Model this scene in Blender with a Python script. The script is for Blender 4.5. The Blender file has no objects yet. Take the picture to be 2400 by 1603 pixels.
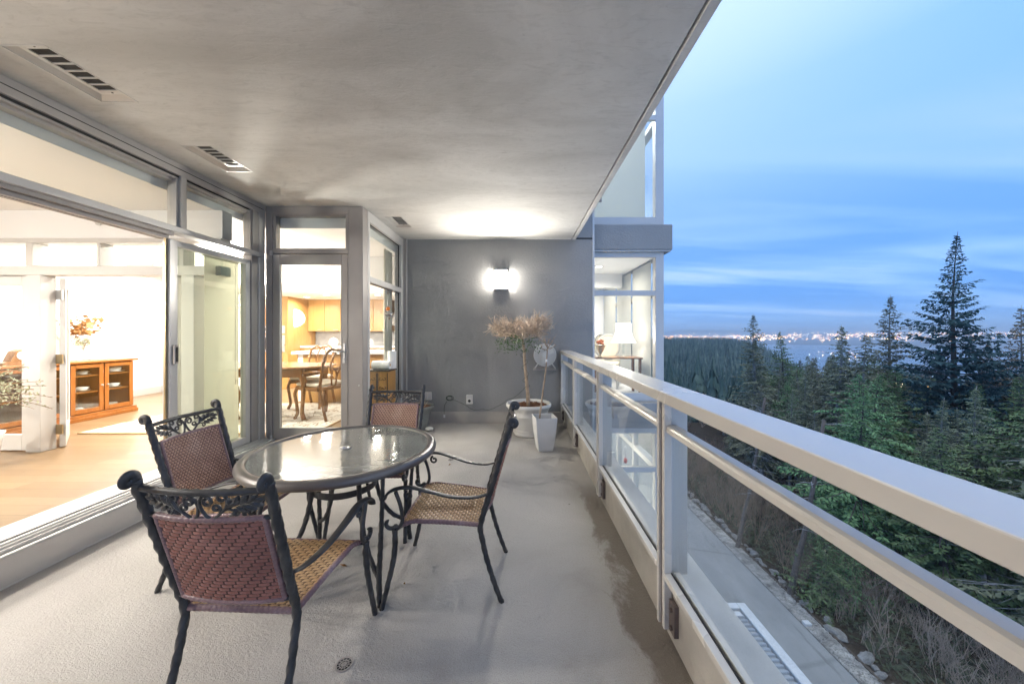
import bpy, math, random
import numpy as np
from mathutils import Vector, Matrix
PI = math.pi
R = math.radians
rnd = random.Random(7)
sc = bpy.context.scene
col = sc.collection
# ------------------------------------------------------------------ camera
F, CX, CY, H = 830.0, 1214.6, 781.1, 1.40       # focal length and principal point in photo pixels, eye height
cam = bpy.data.cameras.new('camera'); cam_o = bpy.data.objects.new('camera', cam); col.objects.link(cam_o)
cam.sensor_width = 36.0; cam.lens = 36.0 * F / 2400.0
cam.shift_x = -(CX - 1200.0) / 2400.0; cam.shift_y = -(801.5 - CY) / 2400.0
cam.clip_start = 0.05; cam.clip_end = 60000.0
cam_o.location = (0, 0, H); cam_o.rotation_euler = (R(90), 0, 0)
sc.camera = cam_o
# ------------------------------------------------------------------ sky (dusk, after sunset: no sun in view)
world = bpy.data.worlds.new('World'); sc.world = world; world.use_nodes = True
wn = world.node_tree.nodes; wl = world.node_tree.links; wn.clear()
def wnode(t, **kw):
    n = wn.new(t)
    for k, v in kw.items(): setattr(n, k, v)
    return n
def wmath(op, a, b=None, clamp=False):
    n = wnode('ShaderNodeMath', operation=op, use_clamp=clamp)
    for i, s in enumerate((a, b)):
        if s is None: continue
        if isinstance(s, (int, float)): n.inputs[i].default_value = s
        else: wl.new(s, n.inputs[i])
    return n.outputs[0]
def wmix(fac, a, b, blend='MIX'):
    n = wnode('ShaderNodeMix', data_type='RGBA', blend_type=blend)
    for i, s in ((0, fac), (6, a), (7, b)):
        if isinstance(s, (int, float)): n.inputs[i].default_value = s
        elif isinstance(s, tuple): n.inputs[i].default_value = (*s, 1)
        else: wl.new(s, n.inputs[i])
    return n.outputs[2]
def wramp(fac, stops):
    n = wnode('ShaderNodeValToRGB'); wl.new(fac, n.inputs[0]); e = n.color_ramp.elements
    while len(e) < len(stops): e.new(0.5)
    for k, (p, c) in enumerate(stops): e[k].position = p; e[k].color = (*c, 1)
    return n.outputs[0]
tc = wnode('ShaderNodeTexCoord'); sep = wnode('ShaderNodeSeparateXYZ'); wl.new(tc.outputs['Generated'], sep.inputs[0])
elev = wmath('MAXIMUM', sep.outputs[2], 0.0)
base = wramp(elev, [(0.0, (0.115, 0.245, 0.48)), (0.10, (0.13, 0.255, 0.50)), (0.28, (0.118, 0.24, 0.52)), (0.50, (0.078, 0.22, 0.54)), (0.66, (0.22, 0.34, 0.58)), (0.84, (0.72, 0.80, 0.90)), (1.0, (1.05, 1.08, 1.10))])
dotn = wnode('ShaderNodeVectorMath', operation='DOT_PRODUCT'); wl.new(tc.outputs['Generated'], dotn.inputs[0])
dotn.inputs[1].default_value = Vector((0.06, 0.57, 0.82)).normalized()
glow = wmath('POWER', wmath('MAXIMUM', dotn.outputs['Value'], 0.0), 5.0)
base = wmix(wmath('MULTIPLY', glow, 0.92, True), base, (0.36, 0.45, 0.62))
nish = wnode('ShaderNodeTexSky', sky_type='NISHITA'); nish.sun_disc = False
nish.sun_elevation = R(4.0); nish.sun_rotation = R(100.0); nish.altitude = 150.0; nish.ozone_density = 4.0
nsk = wmix(1.0, nish.outputs[0], (0.05, 0.085, 0.14), 'MULTIPLY')
base = wmix(0.12, base, nsk)
# unseen sky beyond the right of the view, greyed to neutralise its blue light
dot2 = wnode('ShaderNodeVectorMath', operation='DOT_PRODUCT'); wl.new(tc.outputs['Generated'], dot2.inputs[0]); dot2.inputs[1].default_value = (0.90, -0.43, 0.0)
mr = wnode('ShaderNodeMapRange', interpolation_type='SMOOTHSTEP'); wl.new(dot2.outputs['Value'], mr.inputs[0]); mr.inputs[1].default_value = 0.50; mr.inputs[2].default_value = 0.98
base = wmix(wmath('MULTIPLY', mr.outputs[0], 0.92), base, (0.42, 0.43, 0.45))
# thin cloud layers, seen in the perspective of a flat deck
den = wmath('ADD', elev, 0.09)
cx_ = wmath('DIVIDE', sep.outputs[0], den); cy_ = wmath('DIVIDE', sep.outputs[1], den)
cmb = wnode('ShaderNodeCombineXYZ'); wl.new(cx_, cmb.inputs[0]); wl.new(cy_, cmb.inputs[1])
mp = wnode('ShaderNodeMapping'); wl.new(cmb.outputs[0], mp.inputs[0]); mp.inputs['Rotation'].default_value = (0, 0, R(-14)); mp.inputs['Scale'].default_value = (0.16, 0.62, 1)
mp.inputs['Location'].default_value = (3.1, 0.55, 0.0)
nz = wnode('ShaderNodeTexNoise'); wl.new(mp.outputs[0], nz.inputs['Vector']); nz.inputs['Scale'].default_value = 2.0; nz.inputs['Detail'].default_value = 7.0; nz.inputs['Roughness'].default_value = 0.52
nz.inputs['Distortion'].default_value = 0.5
low = wramp(elev, [(0.02, (0.35, 0.35, 0.35)), (0.08, (1, 1, 1)), (0.24, (0.75, 0.75, 0.75)), (0.42, (0.0, 0.0, 0.0))])
dark = wramp(nz.outputs[0], [(0.43, (1, 1, 1)), (0.57, (0, 0, 0))])
base = wmix(wmath('MULTIPLY', wmath('MULTIPLY', dark, low), 0.80), base, (0.040, 0.145, 0.38))
lite = wramp(nz.outputs[0], [(0.55, (0, 0, 0)), (0.70, (1, 1, 1))])
base = wmix(wmath('MULTIPLY', wmath('MULTIPLY', lite, low), 0.72), base, (0.27, 0.345, 0.50))
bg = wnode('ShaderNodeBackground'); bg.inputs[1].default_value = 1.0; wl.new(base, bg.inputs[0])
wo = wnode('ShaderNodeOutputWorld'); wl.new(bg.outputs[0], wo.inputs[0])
# ------------------------------------------------------------------ exposure, render settings
sc.view_settings.view_transform = 'Standard'; sc.view_settings.look = 'None'
sc.view_settings.exposure = 1.46; sc.view_settings.gamma = 1.0; sc.view_settings.use_curve_mapping = False
sc.render.engine = 'CYCLES'
cy = sc.cycles
cy.use_denoising = True
try: cy.denoiser = 'OPENIMAGEDENOISE'
except Exception: pass
cy.max_bounces = 6; cy.diffuse_bounces = 3; cy.glossy_bounces = 3; cy.transmission_bounces = 3; cy.transparent_max_bounces = 14; cy.volume_bounces = 0
cy.sample_clamp_indirect = 6.0; cy.caustics_reflective = False; cy.caustics_refractive = False
cy.use_adaptive_sampling = True; cy.adaptive_threshold = 0.06

# ------------------------------------------------------------------ helpers
def px(u, v, Y):                 # a photo pixel at depth Y -> a point in the place
    return Vector(((u - CX) * Y / F, Y, H - (v - CY) * Y / F))
def pxz(u, v, z):                # a photo pixel on the level z
    Y = F * (H - z) / (v - CY); return px(u, v, Y)

def catmull(pts, n=8):
    P = [Vector(p) for p in pts]; out = []
    P = [2*P[0]-P[1]] + P + [2*P[-1]-P[-2]]
    for i in range(1, len(P)-2):
        a, b, c, d = P[i-1], P[i], P[i+1], P[i+2]
        for k in range(n):
            t = k/n; out.append(0.5*((2*b)+(c-a)*t+(2*a-5*b+4*c-d)*t*t+(3*b-a-3*c+d)*t**3))
    out.append(P[-2]); return out

class MB:
    """collects geometry for one mesh"""
    def __init__(s): s.v = []; s.f = []
    def add(s, vs, fs):
        k = len(s.v); s.v.extend([tuple(p) for p in vs]); s.f.extend([tuple(i + k for i in f) for f in fs]); return s
    def box(s, x0, x1, y0, y1, z0, z1):
        x0, x1 = min(x0, x1), max(x0, x1); y0, y1 = min(y0, y1), max(y0, y1); z0, z1 = min(z0, z1), max(z0, z1)
        return s.add([(x0,y0,z0),(x1,y0,z0),(x1,y1,z0),(x0,y1,z0),(x0,y0,z1),(x1,y0,z1),(x1,y1,z1),(x0,y1,z1)],
                     [(3,2,1,0),(4,5,6,7),(0,1,5,4),(1,2,6,5),(2,3,7,6),(3,0,4,7)])
    def obox(s, c, size, m=None):
        m = m or Matrix.Identity(3); c = Vector(c); hx, hy, hz = size[0]/2, size[1]/2, size[2]/2
        vs = [c + m @ Vector((sx*hx, sy*hy, sz*hz)) for sz in (-1,1) for sx, sy in ((-1,-1),(1,-1),(1,1),(-1,1))]
        return s.add(vs, [(3,2,1,0),(4,5,6,7),(0,1,5,4),(1,2,6,5),(2,3,7,6),(3,0,4,7)])
    def tube(s, path, r, seg=8, lobes=0, twist=0.0, lob=0.14, flat=None, cap=True, up=None):
        P = [Vector(p) for p in path]; n = len(P)
        if n < 2: return s
        rr = r if isinstance(r, (list, tuple)) else [r]*n
        T = []
        for i in range(n):
            t = (P[min(i+1, n-1)] - P[max(i-1, 0)]); T.append(t.normalized() if t.length > 1e-9 else Vector((0,0,1)))
        u0 = Vector(up) if up is not None else (Vector((0,0,1)) if abs(T[0].z) < 0.9 else Vector((1,0,0)))
        nrm = (u0 - T[0]*u0.dot(T[0])).normalized(); L = 0.0; rings = []
        k0 = len(s.v)
        for i in range(n):
            if i:
                L += (P[i]-P[i-1]).length
                nrm = (nrm - T[i]*nrm.dot(T[i]));
                nrm = nrm.normalized() if nrm.length > 1e-6 else Vector((1,0,0))
            if up is not None:
                q = Vector(up) - T[i]*Vector(up).dot(T[i])
                if q.length > 1e-4: nrm = q.normalized()
            b = T[i].cross(nrm)
            for j in range(seg):
                a = 2*PI*j/seg; q = rr[i]
                if lobes: q *= 1 + lob*math.cos(lobes*a - twist*L*2*PI)
                ca, sa = math.cos(a)*q, math.sin(a)*q
                if flat: ca *= flat[0]; sa *= flat[1]
                p = P[i] + nrm*ca + b*sa; s.v.append((p.x, p.y, p.z))
        for i in range(n-1):
            for j in range(seg):
                a, b_ = k0+i*seg+j, k0+i*seg+(j+1) % seg
                s.f.append((a, b_, b_+seg, a+seg))
        if cap:
            s.f.append(tuple(k0+j for j in reversed(range(seg)))); s.f.append(tuple(k0+(n-1)*seg+j for j in range(seg)))
        return s
    def lathe(s, prof, seg=28, c=(0,0,0), cap_bottom=True, cap_top=False):
        k0 = len(s.v); n = len(prof)
        for r, z in prof:
            for j in range(seg):
                a = 2*PI*j/seg; s.v.append((c[0]+r*math.cos(a), c[1]+r*math.sin(a), c[2]+z))
        for i in range(n-1):
            for j in range(seg):
                a, b = k0+i*seg+j, k0+i*seg+(j+1) % seg
                s.f.append((a, b, b+seg, a+seg))
        if cap_bottom: s.f.append(tuple(k0+j for j in reversed(range(seg))))
        if cap_top: s.f.append(tuple(k0+(n-1)*seg+j for j in range(seg)))
        return s
    def disc(s, c, r, axis='z', t=0.004, seg=24):
        ax = {'x': (Vector((0,1,0)), Vector((0,0,1)), Vector((1,0,0))), 'y': (Vector((0,0,1)), Vector((1,0,0)), Vector((0,1,0))), 'z': (Vector((1,0,0)), Vector((0,1,0)), Vector((0,0,1)))}[axis]
        c = Vector(c); vs = []
        for w in (-t/2, t/2):
            for j in range(seg):
                a = 2*PI*j/seg; vs.append(c + ax[0]*r*math.cos(a) + ax[1]*r*math.sin(a) + ax[2]*w)
        fs = [tuple(reversed(range(seg))), tuple(range(seg, 2*seg))] + [(j, (j+1) % seg, seg+(j+1) % seg, seg+j) for j in range(seg)]
        return s.add(vs, fs)
    def ball(s, c, r, seg=10, rings=7, sc_=(1,1,1)):
        c = Vector(c); k0 = len(s.v)
        for i in range(rings+1):
            th = PI*i/rings
            for j in range(seg):
                a = 2*PI*j/seg
                s.v.append((c.x+r*sc_[0]*math.sin(th)*math.cos(a), c.y+r*sc_[1]*math.sin(th)*math.sin(a), c.z-r*sc_[2]*math.cos(th)))
        for i in range(rings):
            for j in range(seg):
                a, b = k0+i*seg+j, k0+i*seg+(j+1) % seg; s.f.append((a, b, b+seg, a+seg))
        return s
    def build(s, name, mat, parent=None, smooth=False, bevel=0.0, world=True, segs=1):
        me = bpy.data.meshes.new(name); me.from_pydata(s.v, [], s.f); me.materials.append(mat); me.update()
        if smooth: me.polygons.foreach_set('use_smooth', [True]*len(me.polygons))
        o = bpy.data.objects.new(name, me); col.objects.link(o)
        if parent is not None:
            o.parent = parent
            if world: o.location = -Vector(wloc(parent))
        if bevel:
            b = o.modifiers.new('bevel', 'BEVEL'); b.width = bevel; b.segments = segs; b.limit_method = 'ANGLE'; b.angle_limit = R(40)
        return o
def wloc(o):
    p = Vector(o.location)
    while o.parent is not None: o = o.parent; p += Vector(o.location)
    return p
def tag(o, label=None, cat=None, group=None, kind=None):
    if label: o['label'] = label
    if cat: o['category'] = cat
    if group: o['group'] = group
    if kind: o['kind'] = kind
    return o
def empty(name, loc=(0,0,0), rz=0.0, label=None, cat=None, group=None):
    o = bpy.data.objects.new(name, None); col.objects.link(o); o.location = loc; o.rotation_euler = (0,0,rz); o.empty_display_size = 0.1
    return tag(o, label, cat, group)
def copy_tree(o, parent=None):
    c = o.copy(); col.objects.link(c); c.parent = parent
    for ch in list(o.children): copy_tree(ch, c)
    return c
def box(name, mat, parent, *b, bevel=0.0):
    return MB().box(*b).build(name, mat, parent, bevel=bevel)

# ------------------------------------------------------------------ materials
class M:
    def __init__(s, name, color=(0.5,0.5,0.5), rough=0.5, metal=0.0, spec=0.5):
        s.mat = bpy.data.materials.new(name); s.mat.use_nodes = True; s.t = s.mat.node_tree; s.n = s.t.nodes; s.l = s.t.links
        s.b = s.n['Principled BSDF']; s.out = s.n['Material Output']
        s.b.inputs['Base Color'].default_value = (*color, 1); s.b.inputs['Roughness'].default_value = rough; s.b.inputs['Metallic'].default_value = metal
        s.b.inputs['Specular IOR Level'].default_value = spec; s._tc = None
    def node(s, t, **kw):
        n = s.n.new(t)
        for k, v in kw.items(): setattr(n, k, v)
        return n
    def coord(s, scale=(1,1,1), rot=(0,0,0), loc=(0,0,0), which='Object'):
        t = s.node('ShaderNodeTexCoord'); m = s.node('ShaderNodeMapping'); s.l.new(t.outputs[which], m.inputs[0])
        m.inputs['Scale'].default_value = scale; m.inputs['Rotation'].default_value = rot; m.inputs['Location'].default_value = loc
        return m.outputs[0]
    def noise(s, vec, scale, detail=4, rough=0.5, dist=0.0):
        n = s.node('ShaderNodeTexNoise'); s.l.new(vec, n.inputs['Vector']); n.inputs['Scale'].default_value = scale
        n.inputs['Detail'].default_value = detail; n.inputs['Roughness'].default_value = rough; n.inputs['Distortion'].default_value = dist
        return n.outputs[0]
    def ramp(s, fac, stops):
        n = s.node('ShaderNodeValToRGB'); s.l.new(fac, n.inputs[0]); e = n.color_ramp.elements
        while len(e) < len(stops): e.new(0.5)
        for k, (p, c) in enumerate(stops):
            e[k].position = p; e[k].color = (*c, 1) if isinstance(c, tuple) else (c, c, c, 1)
        return n.outputs[0]
    def math(s, op, a, b=None, clamp=False):
        n = s.node('ShaderNodeMath', operation=op, use_clamp=clamp)
        for i, q in enumerate((a, b)):
            if q is None: continue
            if isinstance(q, (int, float)): n.inputs[i].default_value = q
            else: s.l.new(q, n.inputs[i])
        return n.outputs[0]
    def mix(s, fac, a, b, blend='MIX'):
        n = s.node('ShaderNodeMix', data_type='RGBA', blend_type=blend)
        for i, q in ((0, fac), (6, a), (7, b)):
            if isinstance(q, (int, float)): n.inputs[i].default_value = q
            elif isinstance(q, tuple): n.inputs[i].default_value = (*q, 1)
            else: s.l.new(q, n.inputs[i])
        return n.outputs[2]
    def color(s, c): s.l.new(c, s.b.inputs['Base Color']); return s
    def rough(s, c): s.l.new(c, s.b.inputs['Roughness']); return s
    def bump(s, h, strength=0.3, dist=0.01):
        n = s.node('ShaderNodeBump'); n.inputs['Strength'].default_value = strength; n.inputs['Distance'].default_value = dist
        s.l.new(h, n.inputs['Height']); s.l.new(n.outputs[0], s.b.inputs['Normal']); s.bn = n.outputs[0]; return s
    def sepxyz(s, vec):
        n = s.node('ShaderNodeSeparateXYZ'); s.l.new(vec, n.inputs[0]); return n.outputs
def grime(name, color, rough=0.45, var=0.12, scale=3.0, metal=0.0, bump=0.0, bscale=60, spec=0.5):
    m = M(name, color, rough, metal, spec); v = m.coord()
    n = m.noise(v, scale, 5, 0.6)
    lo = tuple(c*(1-var) for c in color); hi = tuple(min(1, c*(1+var)) for c in color)
    m.color(m.ramp(n, [(0.3, lo), (0.7, hi)])); m.rough(m.ramp(m.noise(v, scale*2.7, 3), [(0.3, rough*0.85), (0.7, min(1, rough*1.2))]))
    if bump: m.bump(m.noise(v, bscale, 3), bump, 0.004)
    return m.mat
def glass_mat(name, tint=(0.96, 0.98, 0.965), refl=1.0, rough=0.0, smear=0.0):
    m = M(name); m.n.remove(m.b)
    tr = m.node('ShaderNodeBsdfTransparent'); tr.inputs[0].default_value = (*tint, 1)
    gl = m.node('ShaderNodeBsdfGlossy'); gl.inputs['Color'].default_value = (1,1,1,1); gl.inputs['Roughness'].default_value = rough
    lw = m.node('ShaderNodeLayerWeight'); lw.inputs[0].default_value = 0.5
    f = m.math('MULTIPLY', m.math('ADD', m.math('MULTIPLY', m.math('POWER', lw.outputs['Facing'], 5.0), 0.96), 0.04), refl, True)
    mx = m.node('ShaderNodeMixShader'); m.l.new(f, mx.inputs[0]); m.l.new(tr.outputs[0], mx.inputs[1]); m.l.new(gl.outputs[0], mx.inputs[2])
    last = mx.outputs[0]
    if smear:
        d = m.node('ShaderNodeBsdfDiffuse'); d.inputs[0].default_value = (0.75,0.77,0.74,1); v = m.coord((1,1,0.25))
        k = m.math('MULTIPLY', m.ramp(m.noise(v, 2.5, 6, 0.65), [(0.45, 0.0), (0.8, 1.0)]), smear)
        m2 = m.node('ShaderNodeMixShader'); m.l.new(k, m2.inputs[0]); m.l.new(last, m2.inputs[1]); m.l.new(d.outputs[0], m2.inputs[2]); last = m2.outputs[0]
    m.l.new(last, m.out.inputs[0]); return m.mat
def emit_mat(name, color, strength):
    m = M(name); m.n.remove(m.b); e = m.node('ShaderNodeEmission'); e.inputs[0].default_value = (*color, 1); e.inputs[1].default_value = strength
    m.l.new(e.outputs[0], m.out.inputs[0]); return m.mat

def mat_ceiling():
    m = M('soffit_plaster', (0.4,0.4,0.38), 0.8, spec=0.2); v = m.coord()
    big = m.noise(m.coord((0.35, 0.9, 1)), 1.6, 6, 0.6, 0.6)
    streak = m.noise(m.coord((1.0, 3.2, 1), (0,0,R(14))), 7.0, 8, 0.7, 1.4)
    c = m.ramp(big, [(0.32, (0.47, 0.46, 0.435)), (0.52, (0.60, 0.59, 0.565)), (0.72, (0.70, 0.69, 0.665))])
    c = m.mix(m.ramp(streak, [(0.50, 0.0), (0.74, 0.42)]), c, (0.36, 0.35, 0.33))
    fl = m.noise(m.coord((3, 14, 1), (0,0,R(-20))), 6.0, 4, 0.5, 2.0)
    c = m.mix(m.ramp(fl, [(0.66, 0.0), (0.74, 0.35)]), c, (0.24, 0.225, 0.20))
    m.color(c)
    m.bump(m.math('ADD', streak, m.math('MULTIPLY', m.noise(v, 45, 4), 0.35)), 0.35, 0.01); return m.mat
def mat_floor():
    m = M('deck_coating', (0.4,0.38,0.36), 0.62, spec=0.35); v = m.coord()
    big = m.noise(m.coord((1.0, 0.8, 1)), 1.3, 5, 0.55, 0.4)
    fine = m.noise(v, 62, 3, 0.6); grain = m.noise(v, 210, 2, 0.5)
    c = m.ramp(big, [(0.30, (0.36, 0.34, 0.315)), (0.55, (0.44, 0.42, 0.395)), (0.8, (0.50, 0.48, 0.455))])
    c = m.mix(m.ramp(grain, [(0.32, 0.45), (0.56, 0.0)]), c, (0.24, 0.22, 0.195))
    spot = m.node('ShaderNodeTexVoronoi'); m.l.new(m.coord((1,1,1)), spot.inputs['Vector']); spot.inputs['Scale'].default_value = 3.2
    c = m.mix(m.ramp(spot.outputs['Distance'], [(0.018, 0.75), (0.03, 0.0)]), c, (0.12, 0.10, 0.08))
    blot = m.noise(m.coord((0.7,1.0,1), loc=(2.3,1.1,0)), 2.2, 6, 0.6)
    c = m.mix(m.ramp(blot, [(0.60, 0.0), (0.74, 0.45)]), c, (0.23, 0.205, 0.18))
    # damp patch along the foot of the kerb
    x, y, z = m.sepxyz(v)
    edge = m.noise(m.coord((1,0.55,1)), 3.2, 12, 0.72, 0.4)
    d1 = m.math('SUBTRACT', m.math('ADD', x, m.math('MULTIPLY', edge, 0.55)), 0.805)
    wet = m.ramp(d1, [(0.0, 0.0), (0.05, 1.0)])
    near = m.math('MULTIPLY', m.ramp(m.math('MULTIPLY', y, 0.2), [(0.24, 0.0), (0.275, 1.0)]), m.ramp(m.math('MULTIPLY', y, 0.2), [(0.60, 1.0), (0.66, 0.0)]))
    near2 = m.ramp(m.math('MULTIPLY', y, 0.2), [(0.19, 1.0), (0.205, 0.0)])
    wet = m.math('MULTIPLY', wet, m.math('MAXIMUM', near, near2))
    c = m.mix(m.math('MULTIPLY', wet, 0.72), c, (0.115, 0.085, 0.055))
    m.color(c); m.rough(m.ramp(wet, [(0.0, 0.66), (1.0, 0.4)]))
    m.bump(m.math('ADD', fine, m.math('MULTIPLY', grain, 0.6)), 0.75, 0.008); return m.mat
def mat_stucco():
    m = M('grey_stucco', (0.14,0.14,0.14), 0.78, spec=0.25); v = m.coord()
    n = m.noise(m.coord((1,1,0.6)), 1.2, 5, 0.6)
    m.color(m.ramp(n, [(0.3, (0.255,0.252,0.245)), (0.7, (0.315,0.312,0.305))]))
    m.bump(m.math('ADD', m.noise(v, 34, 3, 0.55, 0.5), m.math('MULTIPLY', m.noise(v, 110, 2), 0.3)), 0.55, 0.012); return m.mat
def mat_wood_floor():
    m = M('oak_floor', (0.5,0.33,0.17), 0.32); v = m.coord()
    br = m.node('ShaderNodeTexBrick'); m.l.new(m.coord((1,1,1)), br.inputs['Vector']); br.inputs['Scale'].default_value = 1.0
    br.inputs['Brick Width'].default_value = 1.3; br.inputs['Row Height'].default_value = 0.13; br.inputs['Mortar Size'].default_value = 0.002
    br.inputs['Color1'].default_value = (0.19,0.122,0.062,1); br.inputs['Color2'].default_value = (0.26,0.178,0.10,1); br.inputs['Mortar'].default_value = (0.10,0.06,0.03,1)
    g = m.noise(m.coord((2.2, 26, 1)), 3.0, 5, 0.6, 0.6)
    m.color(m.mix(m.ramp(g, [(0.4, 0.0), (0.75, 0.45)]), br.outputs[0], (0.16,0.10,0.05))); return m.mat
def mat_wood(name, c1, c2, rough=0.35, stretch=(9, 9, 0.7)):
    m = M(name, c1, rough); g = m.noise(m.coord(stretch), 3.0, 6, 0.6, 0.7)
    m.color(m.ramp(g, [(0.3, c1), (0.72, c2)])); return m.mat
def mat_rug():
    m = M('wool_rug', (0.7,0.66,0.58), 0.95, spec=0.1); v = m.coord()
    n = m.noise(v, 3.5, 3, 0.5, 1.8); band = m.ramp(n, [(0.47, (0.68,0.63,0.54)), (0.495, (0.34,0.26,0.16)), (0.51, (0.36,0.30,0.22)), (0.535, (0.70,0.66,0.58))])
    n2 = m.noise(v, 7.0, 4, 0.5, 2.4); c = m.mix(m.ramp(n2, [(0.62, 0.0), (0.68, 0.75)]), band, (0.36,0.22,0.14)); m.color(c); return m.mat
def mat_weave(name, c1, c2, c3):
    m = M(name, c1, 0.38, spec=0.5); v = m.coord()
    a = m.noise(v, 6, 3, 0.6); b = m.noise(m.coord((1,1,1)), 130, 2, 0.5)
    c = m.ramp(a, [(0.32, c1), (0.52, c2), (0.72, c3)])
    m.color(m.mix(m.ramp(b, [(0.35, 0.35), (0.6, 0.0)]), c, tuple(q*0.55 for q in c1)))
    st = m.noise(m.coord((1,1,6)), 90, 2); m.bump(st, 0.25, 0.002); return m.mat

MT = {}
MT['soffit'] = mat_ceiling(); MT['deck'] = mat_floor(); MT['stucco'] = mat_stucco()
MT['upstand'] = grime('painted_upstand', (0.40,0.37,0.335), 0.6, 0.15, 2.5, bump=0.3)
MT['alu'] = grime('painted_aluminium', (0.52,0.50,0.475), 0.34, 0.06, 2.0, 0.35)
MT['alu_lt'] = grime('pale_aluminium', (0.56,0.55,0.53), 0.36, 0.05, 2.0, 0.25)
MT['alu_dk'] = grime('taupe_aluminium', (0.33,0.305,0.285), 0.42, 0.07, 2.0, 0.2)
MT['gasket'] = grime('rubber_gasket', (0.025,0.023,0.022), 0.6)
MT['rail'] = grime('beige_rail_paint', (0.68,0.64,0.58), 0.24, 0.015, 0.7, 0.10)
MT['rail_dk'] = grime('brown_rail_edge', (0.13,0.10,0.09), 0.5)
MT['rail_gy'] = grime('grey_rail_plate', (0.46,0.45,0.43), 0.36, 0.06, 2.0, 0.3)
MT['curb'] = grime('kerb_concrete', (0.40,0.37,0.325), 0.75, 0.22, 2.2, bump=0.4, bscale=80)
MT['curb_top'] = grime('kerb_cap_concrete', (0.55,0.55,0.54), 0.7, 0.10, 4.0, bump=0.3, bscale=120)
MT['glass'] = glass_mat('clear_glass', (0.965,0.98,0.97), 1.0)
MT['glass_gr'] = glass_mat('green_tinted_glass', (0.90,0.94,0.885), 1.15, 0.0, 0.10)
MT['glass_rail'] = glass_mat('rail_glass', (0.94,0.955,0.95), 0.8, 0.0, 0.05)
MT['white'] = grime('white_wall_paint', (0.74,0.735,0.72), 0.6, 0.02, 1.0)
MT['white_trim'] = grime('white_trim_paint', (0.50,0.485,0.46), 0.35, 0.03, 2.0)
MT['ceil_in'] = grime('white_ceiling_paint', (0.78,0.77,0.75), 0.8, 0.02, 1.0)
MT['oak'] = mat_wood_floor()
MT['dark'] = grime('dark_void', (0.02,0.019,0.018), 0.8)
MT['steel'] = grime('brushed_steel', (0.55,0.55,0.55), 0.3, 0.05, 3, 0.9)
MT['brass'] = grime('aged_brass', (0.42,0.33,0.20), 0.35, 0.1, 3, 0.9)
MT['plastic_w'] = grime('white_plastic', (0.66,0.65,0.62), 0.4, 0.04, 2)
# ================================================================== THE BALCONY
ZC = 2.869            # soffit level
YB = 5.56             # face of the grey end wall
XG = -2.93            # line of the window wall
YD = 4.10             # face of the wall with the hinged glass door
XS = -1.795           # side window line
def struct(o): return tag(o, kind='structure')
fl = MB().box(-2.93, 0.72, -3.2, YB, -0.25, 0.0); struct(fl.build('balcony_floor', MT['deck']))
# soffit with three openings for the vents
VENTS = [(-2.645, -2.42, 1.81, 2.25), (-2.645, -2.42, 2.78, 3.22), (-1.70, -1.475, 4.47, 4.91)]
xs = sorted({-3.1, 0.83} | {v[0] for v in VENTS} | {v[1] for v in VENTS}); ys = sorted({-3.2, YB} | {v[2] for v in VENTS} | {v[3] for v in VENTS})
c = MB()
for i in range(len(xs)): 
    for j in range(len(ys)): c.v.append((xs[i], ys[j], ZC))
for i in range(len(xs)-1):
    for j in range(len(ys)-1):
        if any(abs(xs[i]-v[0]) < 1e-6 and abs(ys[j]-v[2]) < 1e-6 for v in VENTS): continue
        a = i*len(ys)+j; b = (i+1)*len(ys)+j; c.f.append((a, a+1, b+1, b))
c.box(-3.1, 0.83, -3.2, YB, ZC+0.12, ZC+0.33)
for x0, x1, y0, y1 in ((-3.1, -3.06, -3.2, YB), (0.79, 0.83, -3.2, YB)): c.box(x0, x1, y0, y1, ZC+0.002, ZC+0.118)
so = struct(c.build('soffit', MT['soffit']))
MB().box(0.846, 0.90, -3.2, YB-0.002, ZC-0.004, ZC+0.33).box(0.83, 0.846, -3.2, YB-0.002, ZC+0.02, ZC+0.3).build('slab_edge', MT['soffit'], so, bevel=0.004)
# end wall
w = MB().box(-1.745, 1.175, YB, YB+0.20, -0.3, 5.6); wb = struct(w.build('wall_back', MT['stucco']))
MB().box(-1.745, 0.70, YB-0.022, YB+0.01, 0.0, 0.172).build('upstand', MT['upstand'], wb, bevel=0.004)
MB().box(1.165, 1.195, YB-0.012, YB+0.02, -0.3, 5.6).build('corner_bead', MT['alu_lt'], wb)
MB().box(0.90, 1.166, YB-0.004, YB+0.01, 2.872, 2.898).build('reveal_joint', MT['gasket'], wb)
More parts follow.
